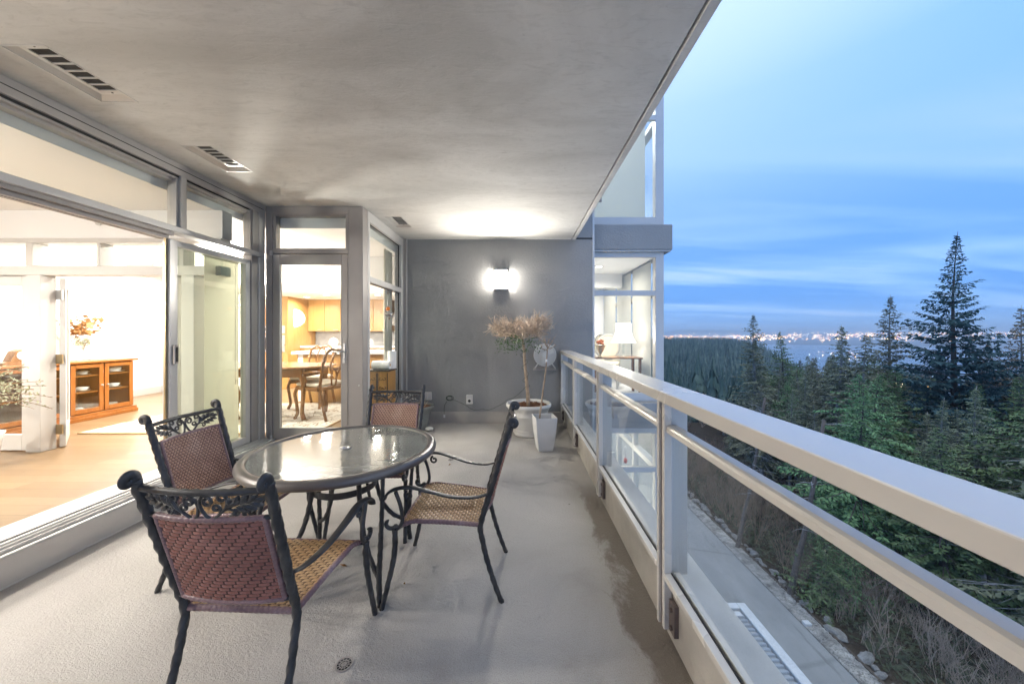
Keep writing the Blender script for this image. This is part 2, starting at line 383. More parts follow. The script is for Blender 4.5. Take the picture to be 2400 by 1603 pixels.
# vents in the soffit
MT['vent_wire'] = grime('dark_vent_mesh', (0.075,0.07,0.065), 0.6)
def vent(x0, x1, y0, y1, lab):
    t = empty('soffit_vent', ((x0+x1)/2, (y0+y1)/2, ZC), 0, lab, 'vent', 'vents along the soffit')
    zt = ZC+0.024; m = MB()
    a0, a1, b0, b1 = x0+0.045, x1-0.008, y0+0.012, y1-0.040
    o_ = [(x0,y0,ZC),(x1,y0,ZC),(x1,y1,ZC),(x0,y1,ZC)]; i_ = [(a0,b0,zt),(a1,b0,zt),(a1,b1,zt),(a0,b1,zt)]
    m.add(o_+i_, [(k, k+4, (k+1) % 4+4, (k+1) % 4) for k in range(4)]); m.add([(p[0],p[1],zt+0.05) for p in i_], [(0,1,2,3)])
    m.build('recess', MT['alu'], t)
    e = MB(); e.box(x0-0.004, x1+0.004, y0-0.004, y0+0.002, ZC-0.003, ZC+0.01).box(x0-0.004, x1+0.004, y1-0.002, y1+0.004, ZC-0.003, ZC+0.01)
    e.box(x0-0.004, x0+0.002, y0, y1, ZC-0.003, ZC+0.01).box(x1-0.002, x1+0.004, y0, y1, ZC-0.003, ZC+0.01); e.build('edge_trim', MT['alu_lt'], t)
    MB().box(a0, a1, b0, b1, zt+0.02, zt+0.03).build('dark_duct', MT['dark'], t)
    f = MB(); n = 6; gx0, gx1 = a0+0.026, a1-0.026; gy0, gy1 = b0+0.03, b1-0.03; st = (gy1-gy0)/n
    f.box(a0, gx0, b0, b1, zt-0.004, zt+0.004).box(gx1, a1, b0, b1, zt-0.004, zt+0.004)
    f.box(gx0, gx1, b0, gy0+0.004, zt-0.004, zt+0.004).box(gx0, gx1, gy1-0.004, b1, zt-0.004, zt+0.004)
    for k in range(1, n): f.box(gx0, gx1, gy0+k*st-0.0045, gy0+k*st+0.0045, zt-0.004, zt+0.004)
    f.build('faceplate', MT['alu_lt'], t)
    for k in range(n):
        g = MB()
        for q in range(9): yy = gy0+k*st+0.006+(st-0.012)*q/8; g.box(gx0, gx1, yy-0.0007, yy+0.0007, zt+0.001, zt+0.003)
        for q in range(14): xx = gx0+(gx1-gx0)*q/13; g.box(xx-0.0007, xx+0.0007, gy0+k*st, gy0+(k+1)*st, zt+0.003, zt+0.005)
        g.build('grille', MT['vent_wire'], t)
    for yy in (b0+0.016, b1-0.016): MB().disc(((a0+a1)/2, yy, zt-0.005), 0.005, 'z', 0.004, 8).build('screw', MT['gasket'], t)
vent(*VENTS[0], 'large louvred vent in the ceiling, nearest the viewer above the open doorway')
vent(*VENTS[1], 'louvred ceiling vent beside the mullion of the window wall, middle of three')
vent(*VENTS[2], 'small far louvred ceiling vent near the side window and grey wall')
# kerb under the railing
k = MB().box(0.702, 0.88, -3.2, YB, -0.9, 0.248); kb = struct(k.build('kerb', MT['curb'], bevel=0.006))
MB().box(0.712, 0.885, -3.2, YB-0.003, 0.249, 0.262).build('kerb_cap', MT['curb_top'], kb, bevel=0.004)

# ------------------------------------------------------------------ railing
rl = empty('balcony_railing', (0.75, 2.0, 0.25), 0, 'beige metal balcony railing with wide cap, lower rail and glass panels', 'railing')
PY = [-2.27, -0.965, 0.34, 1.645, 2.95, 4.255]
segs_ = [(-3.2, -0.965), (-0.965, 2.90), (2.905, YB-0.002)]
for y0, y1 in segs_:
    MB().box(0.660, 0.823, y0, y1-0.0015, 1.081, 1.131).build('top_rail', MT['rail'], rl, bevel=0.004, segs=2)
ends = PY + [YB-0.035]
for i in range(len(ends)-1):
    y0 = ends[i]+0.045; y1 = ends[i+1]-(0.045 if i < len(ends)-2 else 0.0)
    lr = MB(); prof = [(0.668,0.953),(0.668,0.972),(0.674,0.980),(0.684,0.984),(0.718,0.984),(0.724,0.979),(0.724,0.953)]
    n = len(prof); lr.add([(x, y0, z) for x, z in prof]+[(x, y1, z) for x, z in prof], [tuple(range(n)), tuple(reversed(range(n, 2*n)))]+[(j, n+j, n+(j+1) % n, (j+1) % n) for j in range(n)])
    lr.build('lower_rail', MT['rail'], rl)
    ch = MB().box(0.658, 0.690, y0, y1, 0.290, 0.316).box(0.702, 0.730, y0, y1, 0.290, 0.322).box(0.690, 0.702, y0, y1, 0.290, 0.298)
    ch.build('bottom_channel', MT['rail'], rl, bevel=0.002)
    MB().box(0.6905, 0.6945, y0, y1, 0.2985, 0.319).build('gasket', MT['gasket'], rl)
    MB().box(0.695, 0.7015, y0+0.004, y1-0.004, 0.2985, 0.952).build('glass_panel', MT['glass_rail'], rl)
for i, y in enumerate(ends):
    last = i == len(ends)-1
    p = MB()
    if not last: p.box(0.660, 0.695, y+0.020, y+0.043, 0.043, 1.0805)
    p.box(0.660, 0.695, y-0.043, y-0.018, 0.060, 1.0805)
    p.build('post', MT['rail'], rl, bevel=0.0025)
    if not last: MB().box(0.672, 0.690, y-0.0175, y+0.0195, 0.045, 1.055).build('slot_spacer', MT['rail_dk'], rl)
    fin = MB()
    for s_ in ((-1, 1) if not last else (-1,)):
        yy = y + s_*0.030; fin.box(0.6955, 0.770, yy-0.004, yy+0.004, 0.303, 1.0805)
    fin.build('post_fin', MT['rail_gy'], rl, bevel=0.0015)
    br = MB().box(0.6805, 0.7015, y-0.10, y-0.0435, 0.066, 0.205); br.build('bracket', MT['rail_dk'], rl, bevel=0.002)
    for zz in (0.095, 0.175): MB().disc((0.677, y-0.075, zz), 0.010, 'x', 0.012, 10).build('bolt', MT['rail_dk'], rl)

# ------------------------------------------------------------------ window wall on the left (clerestory, mullion, sliding leaf)
ww = empty('window_wall', (XG, 1.5, 0.0), 0, 'grey aluminium window wall with clerestory glass and an open sliding doorway', 'window wall')
Y0 = -3.2
hd = MB().box(-3.04, XG, Y0, YD, 2.765, ZC-0.001).box(-3.04, -2.955, Y0, YD, 2.735, 2.765).box(-3.06, -2.99, Y0, YD, 2.715, 2.735)
hd.build('head_frame', MT['alu'], ww, bevel=0.002)
MB().box(-2.9295, -2.927, Y0, YD-0.03, 2.815, 2.820).box(-2.953, -2.949, Y0, YD-0.1, 2.748, 2.764).build('head_groove', MT['gasket'], ww)
tr = MB().box(-3.03, -2.915, Y0, YD-0.02, 2.262, 2.312); tr.build('transom', MT['alu_lt'], ww, bevel=0.003)
MB().box(-3.02, -2.99, Y0, 3.03, 2.205, 2.261).box(-2.965, -2.945, Y0, 3.03, 2.232, 2.261).box(-3.07, -3.04, Y0, 3.03, 2.205, 2.261).build('door_track', MT['alu_dk'], ww)
mu = MB().box(-3.045, XG+0.002, 3.078, 3.130, 2.313, 2.764).box(-3.03, XG-0.02, 3.055, 3.078, 2.313, 2.764); mu.build('mullion', MT['alu'], ww, bevel=0.002)
MB().box(-3.04, -2.93, 3.91, 4.0, 2.313, 2.764).box(-3.02, -2.945, 3.895, 3.91, 2.313, 2.764).build('jamb', MT['alu_dk'], ww, bevel=0.002)
MB().box(-3.04, -2.925, 4.0, 4.095, 0.0, 2.2615).box(-3.04, -2.925, 4.0, 4.095, 2.3125, 2.764).build('corner_panel', MT['alu'], ww, bevel=0.003)
for a, b in ((-3.19, 0.02), (0.07, 3.055), (3.13, 3.895)):
    MB().box(-2.998, -2.990, a, b, 2.313, 2.714).build('clerestory_pane', MT['glass'], ww)
MB().box(-3.04, XG, 0.02, 0.07, 2.313, 2.764).build('mullion', MT['alu'], ww, bevel=0.002)
# fixed leaf behind the open doorway
lf = MB().box(-3.02, -2.955, 3.005, 3.075, 0.205, 2.203).box(-3.02, -2.955, 3.845, 3.905, 0.205, 2.203).box(-3.02, -2.955, 3.075, 3.845, 0.205, 0.275).box(-3.02, -2.955, 3.075, 3.845, 2.150, 2.203)
lf.build('sliding_leaf_frame', MT['alu_lt'], ww, bevel=0.003)
MB().box(-2.992, -2.984, 3.075, 3.845, 0.276, 2.149).build('sliding_leaf_pane', MT['glass_gr'], ww)
MB().box(-2.99, -2.975, 2.985, 3.004, 0.205, 2.203).build('weatherstrip', MT['brass'], ww)
MB().box(-3.04, -2.94, 3.907, 4.0, 0.2, 2.261).build('jamb', MT['alu_dk'], ww, bevel=0.002)
hb = MB().box(-2.954, -2.930, 3.022, 3.058, 1.135, 1.30); hb = hb.build('pull_handle', MT['alu_dk'], ww, bevel=0.006, segs=2)
MB().box(-2.9295, -2.927, 3.030, 3.050, 1.155, 1.28).build('recess_grip', MT['gasket'], hb)
# step and track at the foot
st = MB().box(-2.96, -2.815, Y0, YD-0.002, 0.0005, 0.170); sto = st.build('step_face', MT['alu'], ww, bevel=0.003)
MB().box(-2.8148, -2.808, Y0, YD-0.002, 0.004, 0.012).build('step_flashing', MT['alu_lt'], sto)
MB().box(-2.835, -2.811, Y0, YD-0.002, 0.1705, 0.182).box(-2.866, -2.858, Y0, YD-0.002, 0.1705, 0.196).box(-2.905, -2.897, Y0, YD-0.002, 0.1705, 0.200).box(-2.955, -2.935, Y0, YD-0.002, 0.1705, 0.202).build('sill_track', MT['alu_lt'], sto, bevel=0.001)
MB().box(-2.856, -2.907, Y0, YD-0.002, 0.1702, 0.174).build('track_channel', MT['gasket'], sto)

# ------------------------------------------------------------------ hinged glass door with transom light
gd = empty('glass_door', (-2.4, YD, 0.17), 0, 'hinged glass door in a taupe frame, kitchen seen through it', 'door')
fr = MB().box(-2.924, -2.850, YD, YD+0.10, 0.0, ZC-0.001).box(-2.850, -1.974, YD, YD+0.10, 2.776, ZC-0.001).box(-2.850, -1.974, YD, YD+0.10, 2.322, 2.371).box(-1.974, -1.962, YD, YD+0.10, 0.0, ZC-0.001)
fr.box(-2.850, -2.815, YD+0.012, YD+0.09, 2.371, 2.776).box(-2.006, -1.974, YD+0.012, YD+0.09, 2.371, 2.776).box(-2.815, -2.006, YD+0.012, YD+0.09, 2.760, 2.776).box(-2.815, -2.006, YD+0.012, YD+0.09, 2.371, 2.385)
fr.build('door_frame', MT['alu_dk'], gd, bevel=0.002)
MB().box(-1.962, -1.800, YD, YD+0.14, 0.0, ZC-0.001).build('pier', MT['alu_dk'], gd, bevel=0.004)
MB().box(-2.815, -2.006, YD+0.045, YD+0.052, 2.385, 2.760).build('transom_pane', MT['glass'], gd)
lfm = MB().box(-2.846, -2.769, YD+0.006, YD+0.055, 0.165, 2.317).box(-2.049, -1.979, YD+0.006, YD+0.055, 0.165, 2.317).box(-2.769, -2.049, YD+0.006, YD+0.055, 2.198, 2.317).box(-2.769, -2.049, YD+0.006, YD+0.055, 0.165, 0.299)
lfo = lfm.build('door_leaf', MT['alu_dk'], gd, bevel=0.003)
MB().box(-2.850, -1.974, YD-0.03, YD+0.10, 0.0, 0.160).build('threshold', MT['alu_dk'], gd, bevel=0.003)
MB().box(-2.769, -2.049, YD+0.026, YD+0.034, 0.299, 2.198).build('door_pane', MT['glass'], lfo)
g_ = MB()
for b in ((-2.769,-2.763,0.299,2.198),(-2.055,-2.049,0.299,2.198)): g_.box(b[0], b[1], YD+0.0045, YD+0.0255, b[2], b[3])
g_.box(-2.763, -2.055, YD+0.0045, YD+0.0255, 2.192, 2.198).box(-2.763, -2.055, YD+0.0045, YD+0.0255, 0.299, 0.305); g_.build('glazing_bead', MT['white_trim'], lfo)
hn = MB().box(-2.032, -2.002, YD-0.006, YD+0.006, 1.055, 1.285); hn = hn.build('handle_plate', MT['steel'], lfo, bevel=0.003)
MB().tube([(-2.017, YD-0.006, 1.19), (-2.017, YD-0.05, 1.19), (-2.03, YD-0.058, 1.19), (-2.13, YD-0.058, 1.187)], 0.008, 8).build('lever', MT['steel'], hn, smooth=True)
MB().disc((-2.017, YD-0.012, 1.105), 0.012, 'y', 0.014, 12).build('lock_cylinder', MT['steel'], hn)
for z in (0.20, 2.33): MB().box(-2.868, -2.838, YD-0.022, YD-0.001, z-0.03, z-0.001).box(-2.868, -2.838, YD-0.018, YD-0.001, z+0.001, z+0.022).build('hinge', MT['alu_lt'], gd, bevel=0.002)
MB().tube([(-1.84, YD-0.001, 0.795), (-1.84, YD-0.02, 0.795), (-1.835, YD-0.028, 0.80), (-1.825, YD-0.028, 0.81)], 0.004, 6).build('cord_hook', MT['plastic_w'], gd, smooth=True)

# ------------------------------------------------------------------ side window between the door and the grey wall
sw = empty('side_window', (XS, 4.8, 0.0), 0, 'tall side window with pale frame and transom beside the grey wall', 'window')
s = MB().box(-1.90, XS, 4.2405, 4.29, 0.0, ZC-0.001).box(-1.90, XS, 5.44, 5.50, 0.0, ZC-0.001).box(-1.90, XS, 4.29, 5.44, 2.745, ZC-0.001).box(-1.90, XS, 4.29, 5.44, 2.02, 2.095).box(-1.90, XS, 4.29, 5.44, 0.0, 0.27)
s.build('window_frame', MT['alu_lt'], sw, bevel=0.003)
MB().box(-1.83, -1.7905, 5.502, YB+0.02, 0.0, ZC-0.001).build('end_post', MT['alu'], sw, bevel=0.002)
MB().box(-1.7895, -1.7455, 5.515, YB+0.02, 0.0, ZC-0.001).build('jamb_post', MT['alu_dk'], sw, bevel=0.002)
MB().box(-1.752, -1.742, YB-0.02, YB-0.001, 0.0, ZC-0.001).build('joint_bead', MT['alu_lt'], sw)
for z0, z1 in ((0.27, 2.02), (2.095, 2.745)):
    MB().box(-1.852, -1.844, 4.29, 5.44, z0, z1).build('window_pane', MT['glass'], sw)
    b = MB()
    b.box(-1.843, -1.83, 4.29, 4.297, z0, z1).box(-1.843, -1.83, 5.433, 5.44, z0, z1).box(-1.843, -1.83, 4.297, 5.433, z1-0.007, z1).box(-1.843, -1.83, 4.297, 5.433, z0, z0+0.007); b.build('gasket', MT['gasket'], sw)
# ================================================================== LIGHTS THE PHOTOGRAPH SHOWS LIT
MT['lamp_on'] = emit_mat('lit_diffuser', (1.0, 0.93, 0.82), 9.0)
MT['lamp_on'].cycles.emission_sampling = 'NONE'
WARM = (1.0, 0.94, 0.86)
def lamp(name, kind, loc, power, size, parent, color=WARM, rot=(0,0,0), **kw):
    l = bpy.data.lights.new(name, kind); l.energy = power; l.color = color
    if kind == 'AREA': l.shape = kw.get('shape', 'DISK'); l.size = size; l.spread = kw.get('spread', PI)
    else: l.shadow_soft_size = size
    if kw.get('size_y'): l.size_y = kw['size_y']
    o = bpy.data.objects.new(name, l); col.objects.link(o); o.parent = parent; o.location = Vector(loc)-wloc(parent); o.rotation_euler = rot
    return o
def downlight(x, y, z, power, lab, grp, color=WARM, spread=PI*0.9):
    t = empty('recessed_light', (x, y, z), 0, lab, 'ceiling light', grp)
    MB().lathe([(0.062,-0.001),(0.085,-0.001),(0.087,-0.006),(0.064,-0.006)], 20, (x,y,z), False).build('trim_ring', MT['white_trim'], t, smooth=True)
    MB().disc((x, y, z-0.002), 0.060, 'z', 0.002, 20).build('lens', MT['lamp_on'], t)
    lamp('lamp_light', 'AREA', (x, y, z-0.012), power, 0.12, t, color, spread=spread)
# ================================================================== ROOMS BEHIND THE GLASS
ZF = 0.20; ZI = 2.645
struct(MB().box(-9.0, -2.962, -3.2, 4.15, 0.05, ZF).build('floor_living_room', MT['oak']))
struct(MB().box(-9.0, -1.905, 4.203, 9.3, 0.05, ZF).box(-9.0, -2.962, 4.151, 4.2025, 0.05, ZF).build('floor_dining_room', MT['oak']))
struct(MB().box(-3.17, -2.961, -3.2, YD-0.1, ZF+0.0005, ZF+0.012).build('sill_board', MT['white_trim'], bevel=0.002))
struct(MB().box(-9.0, -3.065, -3.2, 4.205, ZI, ZI+0.2).box(-9.0, -1.905, 4.206, 9.3, ZI, ZI+0.2).build('ceiling_living_room', MT['ceil_in']))
struct(MB().box(-9.2, -9.0, -3.2, 9.3, 0.0, ZI+0.2).build('wall_living_room', MT['white']))
struct(MB().box(-9.0, -1.9, 9.3, 9.5, 0.0, ZI+0.2).build('wall_kitchen', MT['white']))
struct(MB().box(-9.0, -3.04, -3.4, -3.2, 0.0, ZI+0.2).build('wall_near', MT['white']))
struct(MB().box(-1.90, -1.75, 5.765, 9.3, 0.0, ZI+0.2).build('wall_kitchen_side', MT['white']))
struct(MB().box(-6.55, -6.35, 3.70, 5.74, ZF, ZI).box(-9.0, -6.551, 5.60, 5.74, ZF, ZI).build('wall_sideboard', MT['white']))
wr = struct(MB().box(-7.5, -7.3, 5.741, 7.4, ZF, ZI).box(-7.3, -5.66, 7.25, 7.4, ZF, ZI).box(-5.76, -5.66, 7.401, 9.3, ZF, ZI).build('wall_recess', MT['white']))
MB().box(-7.2995, -7.285, 5.741, 7.25, ZF, ZF+0.13).box(-7.28, -5.67, 7.235, 7.2495, ZF, ZF+0.13).build('skirting', MT['white_trim'], wr)
# partition with transom lights and open French doors
YP0, YP1 = 3.57, 3.70
pt = empty('partition_screen', (-4.5, YP0, ZF), 0, 'white panelled partition with transom lights and open French doorway', 'partition')
MB().box(-9.0, -2.99, YP0+0.01, YP1, 2.36, ZI-0.001).build('bulkhead', MT['white'], pt)
fr = MB(); z_tt, z_tb, z_dt = 2.31, 2.08, 1.985
fr.box(-9.0, -3.0, YP0, YP1-0.001, z_tt, 2.359).box(-9.0, -3.0, YP0, YP1-0.001, z_dt, z_tb)
for a, b in ((-5.62, -5.45), (-4.97, -4.90), (-4.25, -4.22), (-3.555, -3.50), (-3.42, -3.375)): fr.box(a, b, YP0, YP1-0.001, z_tb, z_tt)
for a, b in ((-5.62, -5.45), (-4.97, -4.82), (-3.555, -3.50), (-3.40, -3.27)): fr.box(a, b, YP0, YP1-0.001, ZF, z_dt)
fr.box(-9.0, -5.62, YP0+0.002, YP1-0.001, ZF, 2.31)
fr.build('frame', MT['white_trim'], pt, bevel=0.004)
MB().box(-9.0, -5.60, YP0-0.012, YP0+0.001, ZF, ZF+0.14).build('skirting', MT['white_trim'], pt)
for a, b in ((-5.45, -4.97), (-4.90, -4.25), (-4.22, -3.555), (-3.50, -3.42), (-3.375, -3.03)):
    MB().box(a, b, 3.63, 3.636, z_tb, z_tt).build('transom_pane', MT['glass'], pt)
# fixed glazed side leaf
sl = MB().box(-5.45, -5.37, 3.60, 3.645, ZF+0.01, z_dt).box(-5.05, -4.97, 3.60, 3.645, ZF+0.01, z_dt).box(-5.37, -5.05, 3.60, 3.645, ZF+0.01, ZF+0.17).box(-5.37, -5.05, 3.60, 3.645, z_dt-0.1, z_dt)
sl = sl.build('side_leaf', MT['white_trim'], pt, bevel=0.003); MB().box(-5.37, -5.05, 3.618, 3.624, ZF+0.17, z_dt-0.1).build('pane', MT['glass'], sl)
# open leaf folded back behind the side leaf, hung on three hinges
dv = Vector((-0.76, 0.65, 0)).normalized(); mrot = Matrix(((dv.x, -dv.y, 0), (dv.y, dv.x, 0), (0, 0, 1))); h0 = Vector((-4.79, 3.725, 0))
def lb(m, s0, s1, z0, z1, th): return m.obox(h0+dv*((s0+s1)/2)+Vector((0,0,(z0+z1)/2)), (s1-s0, th, z1-z0), mrot)
ol = MB(); lb(ol, 0.0, 0.09, ZF+0.01, z_dt, 0.043); lb(ol, 0.55, 0.64, ZF+0.01, z_dt, 0.043); lb(ol, 0.09, 0.55, ZF+0.01, ZF+0.2, 0.043); lb(ol, 0.09, 0.55, z_dt-0.1, z_dt, 0.043)
ol = ol.build('open_leaf', MT['white_trim'], pt, bevel=0.003); lb(MB(), 0.09, 0.55, ZF+0.2, z_dt-0.1, 0.006).build('pane', MT['glass'], ol)
for z in (0.40, 1.13, 1.80): MB().box(-4.835, -4.755, 3.690, 3.7035, z-0.05, z+0.05).build('hinge', MT['brass'] if z < 1.5 else MT['steel'], pt)
# recessed lights: living room, dining room
LL = [(-4.0, 0.2), (-4.15, 1.9), (-5.6, 0.2), (-5.6, 2.1), (-7.3, 1.2)]
for k_, (x, y) in enumerate(LL): downlight(x, y, ZI, 20, 'round recessed light in the white living room ceiling', 'living room ceiling lights')
for k_, (x, y) in enumerate([(-5.6, 4.6), (-3.7, 4.45), (-4.7, 5.9), (-6.6, 6.5)]): downlight(x, y, ZI, 22, 'round recessed light in the white dining room ceiling', 'dining room ceiling lights')
# flush ceiling ring and sprinkler head
cr = empty('ceiling_speaker', (-4.42, 2.45, ZI), 0, 'thin white round speaker grille flush in the living room ceiling', 'speaker')
MB().lathe([(0.12,-0.001),(0.135,-0.001),(0.135,-0.007),(0.12,-0.007)], 32, (-4.42,2.45,ZI), False).build('ring', MT['alu_lt'], cr, smooth=True)
MB().disc((-4.42,2.45,ZI-0.003), 0.12, 'z', 0.003, 32).build('grille', MT['white_trim'], cr)
sp = px(229, 520, YP0-0.02)
sk = empty('sprinkler_head', sp, 0, 'small white wall sprinkler on the bulkhead above French doors', 'sprinkler')
MB().disc(sp+Vector((0,0.008,0)), 0.035, 'y', 0.012, 20).build('escutcheon', MT['white_trim'], sk); MB().disc(sp+Vector((0,-0.012,0)), 0.014, 'y', 0.03, 12).build('nozzle', MT['steel'], sk)
# wall sconce on the end wall
sx, sy = -0.266, YB
sn = empty('wall_sconce', (sx, sy, 2.06), 0, 'lit rectangular wall sconce with frosted glass on the grey wall', 'wall light')
MB().box(sx-0.099, sx+0.099, sy-0.020, sy-0.002, 2.0905, 2.371).box(sx-0.04, sx+0.04, sy-0.057, sy-0.0205, 2.12, 2.34).build('back_plate', MT['steel'], sn, bevel=0.003)
for z in (2.075, 2.372): MB().box(sx-0.105, sx+0.105, sy-0.105, sy-0.002, z, z+0.014).build('end_cap', MT['steel'], sn, bevel=0.002)
for x in (-0.100, 0.092): MB().box(sx+x, sx+x+0.008, sy-0.105, sy-0.097, 2.0895, 2.3715).build('frame_bar', MT['steel'], sn)
for x in (-0.100, 0.092): MB().box(sx+x, sx+x+0.008, sy-0.030, sy-0.0205, 2.0895, 2.3715).build('frame_bar', MT['steel'], sn)
MT['sconce'] = emit_mat('frosted_sconce_glass', (1.0, 0.95, 0.86), 150.0); MT['sconce_side'] = emit_mat('frosted_sconce_side', (1.0, 0.95, 0.86), 42.0)
MB().box(sx-0.080, sx+0.080, sy-0.098, sy-0.094, 2.0905, 2.371).build('front_glass', MT['sconce'], sn)
for x in (-0.087, 0.083): MB().box(sx+x, sx+x+0.004, sy-0.094, sy-0.034, 2.0905, 2.371).build('side_glass', MT['sconce_side'], sn)
MB().box(sx-0.082, sx+0.082, sy-0.0935, sy-0.088, 2.0905, 2.371).build('inner_plate', MT['steel'], sn)

# translucent roller blind behind the sliding leaf, with its chain
MT['blind'] = None
def mat_blind():
    m = M('translucent_blind_cloth'); m.n.remove(m.b); d = m.node('ShaderNodeBsdfDiffuse'); d.inputs[0].default_value = (0.72,0.71,0.66,1); t = m.node('ShaderNodeBsdfTranslucent'); t.inputs[0].default_value = (0.75,0.73,0.66,1)
    x = m.node('ShaderNodeMixShader'); x.inputs[0].default_value = 0.6; m.l.new(d.outputs[0], x.inputs[1]); m.l.new(t.outputs[0], x.inputs[2]); m.l.new(x.outputs[0], m.out.inputs[0]); return m.mat
MT['blind'] = mat_blind()
bl = empty('roller_blind', (-3.05, 3.66, 2.15), 0, 'pale roller blind hanging behind the sliding glass leaf', 'blind')
MB().box(-3.052, -3.050, 3.44, 3.86, 0.27, 2.16).build('cloth', MT['blind'], bl); MB().tube([(-3.051, 3.43, 2.17), (-3.051, 3.87, 2.17)], 0.022, 12).build('roller', MT['white_trim'], bl, smooth=True); MB().tube([(-3.051, 3.44, 0.262), (-3.051, 3.86, 0.262)], 0.008, 8).build('bottom_bar', MT['alu'], bl)
MB().tube(catmull([(-3.035, 3.80, 2.15), (-3.035, 3.80, 0.95), (-3.035, 3.81, 0.90), (-3.035, 3.825, 0.90), (-3.035, 3.835, 0.95), (-3.035, 3.835, 2.15)], 4), 0.0025, 5).build('chain_loop', MT['white_trim'], bl)
# ================================================================== PATIO TABLE AND CHAIRS
def mat_iron():
    m = M('cast_charcoal_metal', (0.05,0.05,0.05), 0.42, 0.35); v = m.coord()
    n = m.noise(v, 14, 4, 0.6); c = m.ramp(n, [(0.35, (0.038,0.038,0.040)), (0.65, (0.075,0.075,0.076))])
    r_ = m.noise(v, 5, 5, 0.7); m.color(m.mix(m.ramp(r_, [(0.66, 0.0), (0.76, 0.55)]), c, (0.10,0.055,0.05)))
    m.bump(m.noise(v, 160, 2), 0.25, 0.002); return m.mat
MT['iron'] = mat_iron()
MT['weave_back'] = mat_weave('red_brown_wicker', (0.26,0.098,0.075), (0.36,0.145,0.11), (0.45,0.21,0.165))
MT['weave_seat'] = mat_weave('tan_wicker', (0.42,0.25,0.115), (0.54,0.34,0.17), (0.64,0.45,0.26))
MT['weave_edge'] = mat_weave('plum_wicker_binding', (0.19,0.11,0.12), (0.28,0.17,0.17), (0.40,0.30,0.31))
MT['weave_face'] = mat_weave('rose_tan_lit_wicker', (0.40,0.22,0.15), (0.52,0.31,0.22), (0.62,0.42,0.32))  # front of the back wicker, paled to paint in light falling on it
MT['weave_under'] = grime('dark_wicker_under', (0.10,0.045,0.035), 0.7)  # darker sheet beneath the woven pads
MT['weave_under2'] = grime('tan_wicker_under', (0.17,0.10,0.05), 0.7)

def spiral(c, r0, r1, a0, a1, n=18):
    return [(c[0] + (r0+(r1-r0)*i/n)*math.cos(a0+(a1-a0)*i/n), c[1] + (r0+(r1-r0)*i/n)*math.sin(a0+(a1-a0)*i/n)) for i in range(n+1)]
def back_y(z):                      # line of the back posts
    if z < 0.40: return -0.195 - 0.11*((0.40-z)/0.40)**1.5
    return -0.195 - 0.155*((z-0.40)/0.54)
def bow(x): return -0.030*(1-(x/0.21)**2)
def weave(fn, rows, cols, name, mat, under, parent, skew=0.33, thick=0.0045, gap=0.12):
    """pads of flat strand over a sheet: fn(s, t) -> point, normal"""
    m = MB(); NS = 5
    for i in range(rows):
        t0 = (i+gap/2)/rows; t1 = (i+1-gap/2)/rows; off = (i*skew) % 1.0
        for j in range(-1, cols+1):
            a = (j+off+0.07)/cols; b = (j+off+0.93)/cols; a = max(0.0, a); b = min(1.0, b)
            if b-a < 0.25/cols: continue
            vs = []
            for k in range(NS):
                s_ = a+(b-a)*k/(NS-1); h = math.sin(PI*(0.06+0.88*k/(NS-1)))
                for w, hh in ((t0, 0.35), ((t0+t1)/2, 1.0), (t1, 0.35)):
                    p, n = fn(s_, w); vs.append(p + n*thick*(h*hh*1.5-0.35))
            m.add(vs, [(k*3+q, (k+1)*3+q, (k+1)*3+q+1, k*3+q+1) for k in range(NS-1) for q in (0, 1)])
    o = m.build(name, mat, parent, smooth=True, world=False); o['kind'] = 'stuff'
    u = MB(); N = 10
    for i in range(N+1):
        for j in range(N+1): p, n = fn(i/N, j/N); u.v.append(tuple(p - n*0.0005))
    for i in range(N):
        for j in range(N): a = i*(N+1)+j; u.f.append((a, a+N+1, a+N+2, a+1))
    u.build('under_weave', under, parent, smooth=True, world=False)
def binding(path, r, parent, name='edge_binding'):
    P = catmull(path, 12); rr = []; L = 0; fine = []
    for i in range(len(P)-1):
        n = max(1, int((P[i+1]-P[i]).length/0.0032))
        for k in range(n): fine.append(P[i].lerp(P[i+1], k/n))
    fine.append(P[-1])
    rr = [r*(1.0 if (k//2) % 2 else 0.90) for k in range(len(fine))]
    MB().tube(fine, rr, 7).build(name, MT['weave_edge'], parent, smooth=True, world=False)
def rope(path, r, parent, name, n=10, taper=None, lob=0.16, tw=18.0):
    P = catmull(path, n); fine = []
    for i in range(len(P)-1):
        k_ = max(1, int((P[i+1]-P[i]).length/0.007))
        for k in range(k_): fine.append(P[i].lerp(P[i+1], k/k_))
    fine.append(P[-1]); N = len(fine)
    rr = [r*(1 if taper is None else taper(k/(N-1))) for k in range(N)]
    return MB().tube(fine, rr, 12, lobes=4, twist=tw, lob=lob).build(name, MT['iron'], parent, smooth=True, world=False)
def leaf2d(m, c, ang, L, W, yfn, th=0.005):
    ca, sa = math.cos(ang), math.sin(ang); pts = [(0,0),(0.3,0.42),(0.65,0.42),(1,0),(0.65,-0.42),(0.3,-0.42)]
    vs = []
    for sgn in (-1, 1):
        for a, b in pts:
            x = c[0]+(a*L*ca-b*W*sa); z = c[1]+(a*L*sa+b*W*ca); bulge = 0.004 if 0 < a < 1 and b == 0 else 0
            vs.append((x, yfn(x, z)+sgn*th, z))
    vs.append((c[0]+0.5*L*ca, 0, c[1]+0.5*L*sa)); q = vs[-1]; vs[-1] = (q[0], yfn(q[0], q[2])-th*1.9, q[2]); vs.append((q[0], yfn(q[0], q[2])+th*1.9, q[2]))
    fs = [(j, (j+1) % 6, 12) for j in range(6)] + [((j+1) % 6+6, j+6, 13) for j in range(6)] + [(j, j+6, (j+1) % 6+6, (j+1) % 6) for j in range(6)]
    m.add(vs, fs)
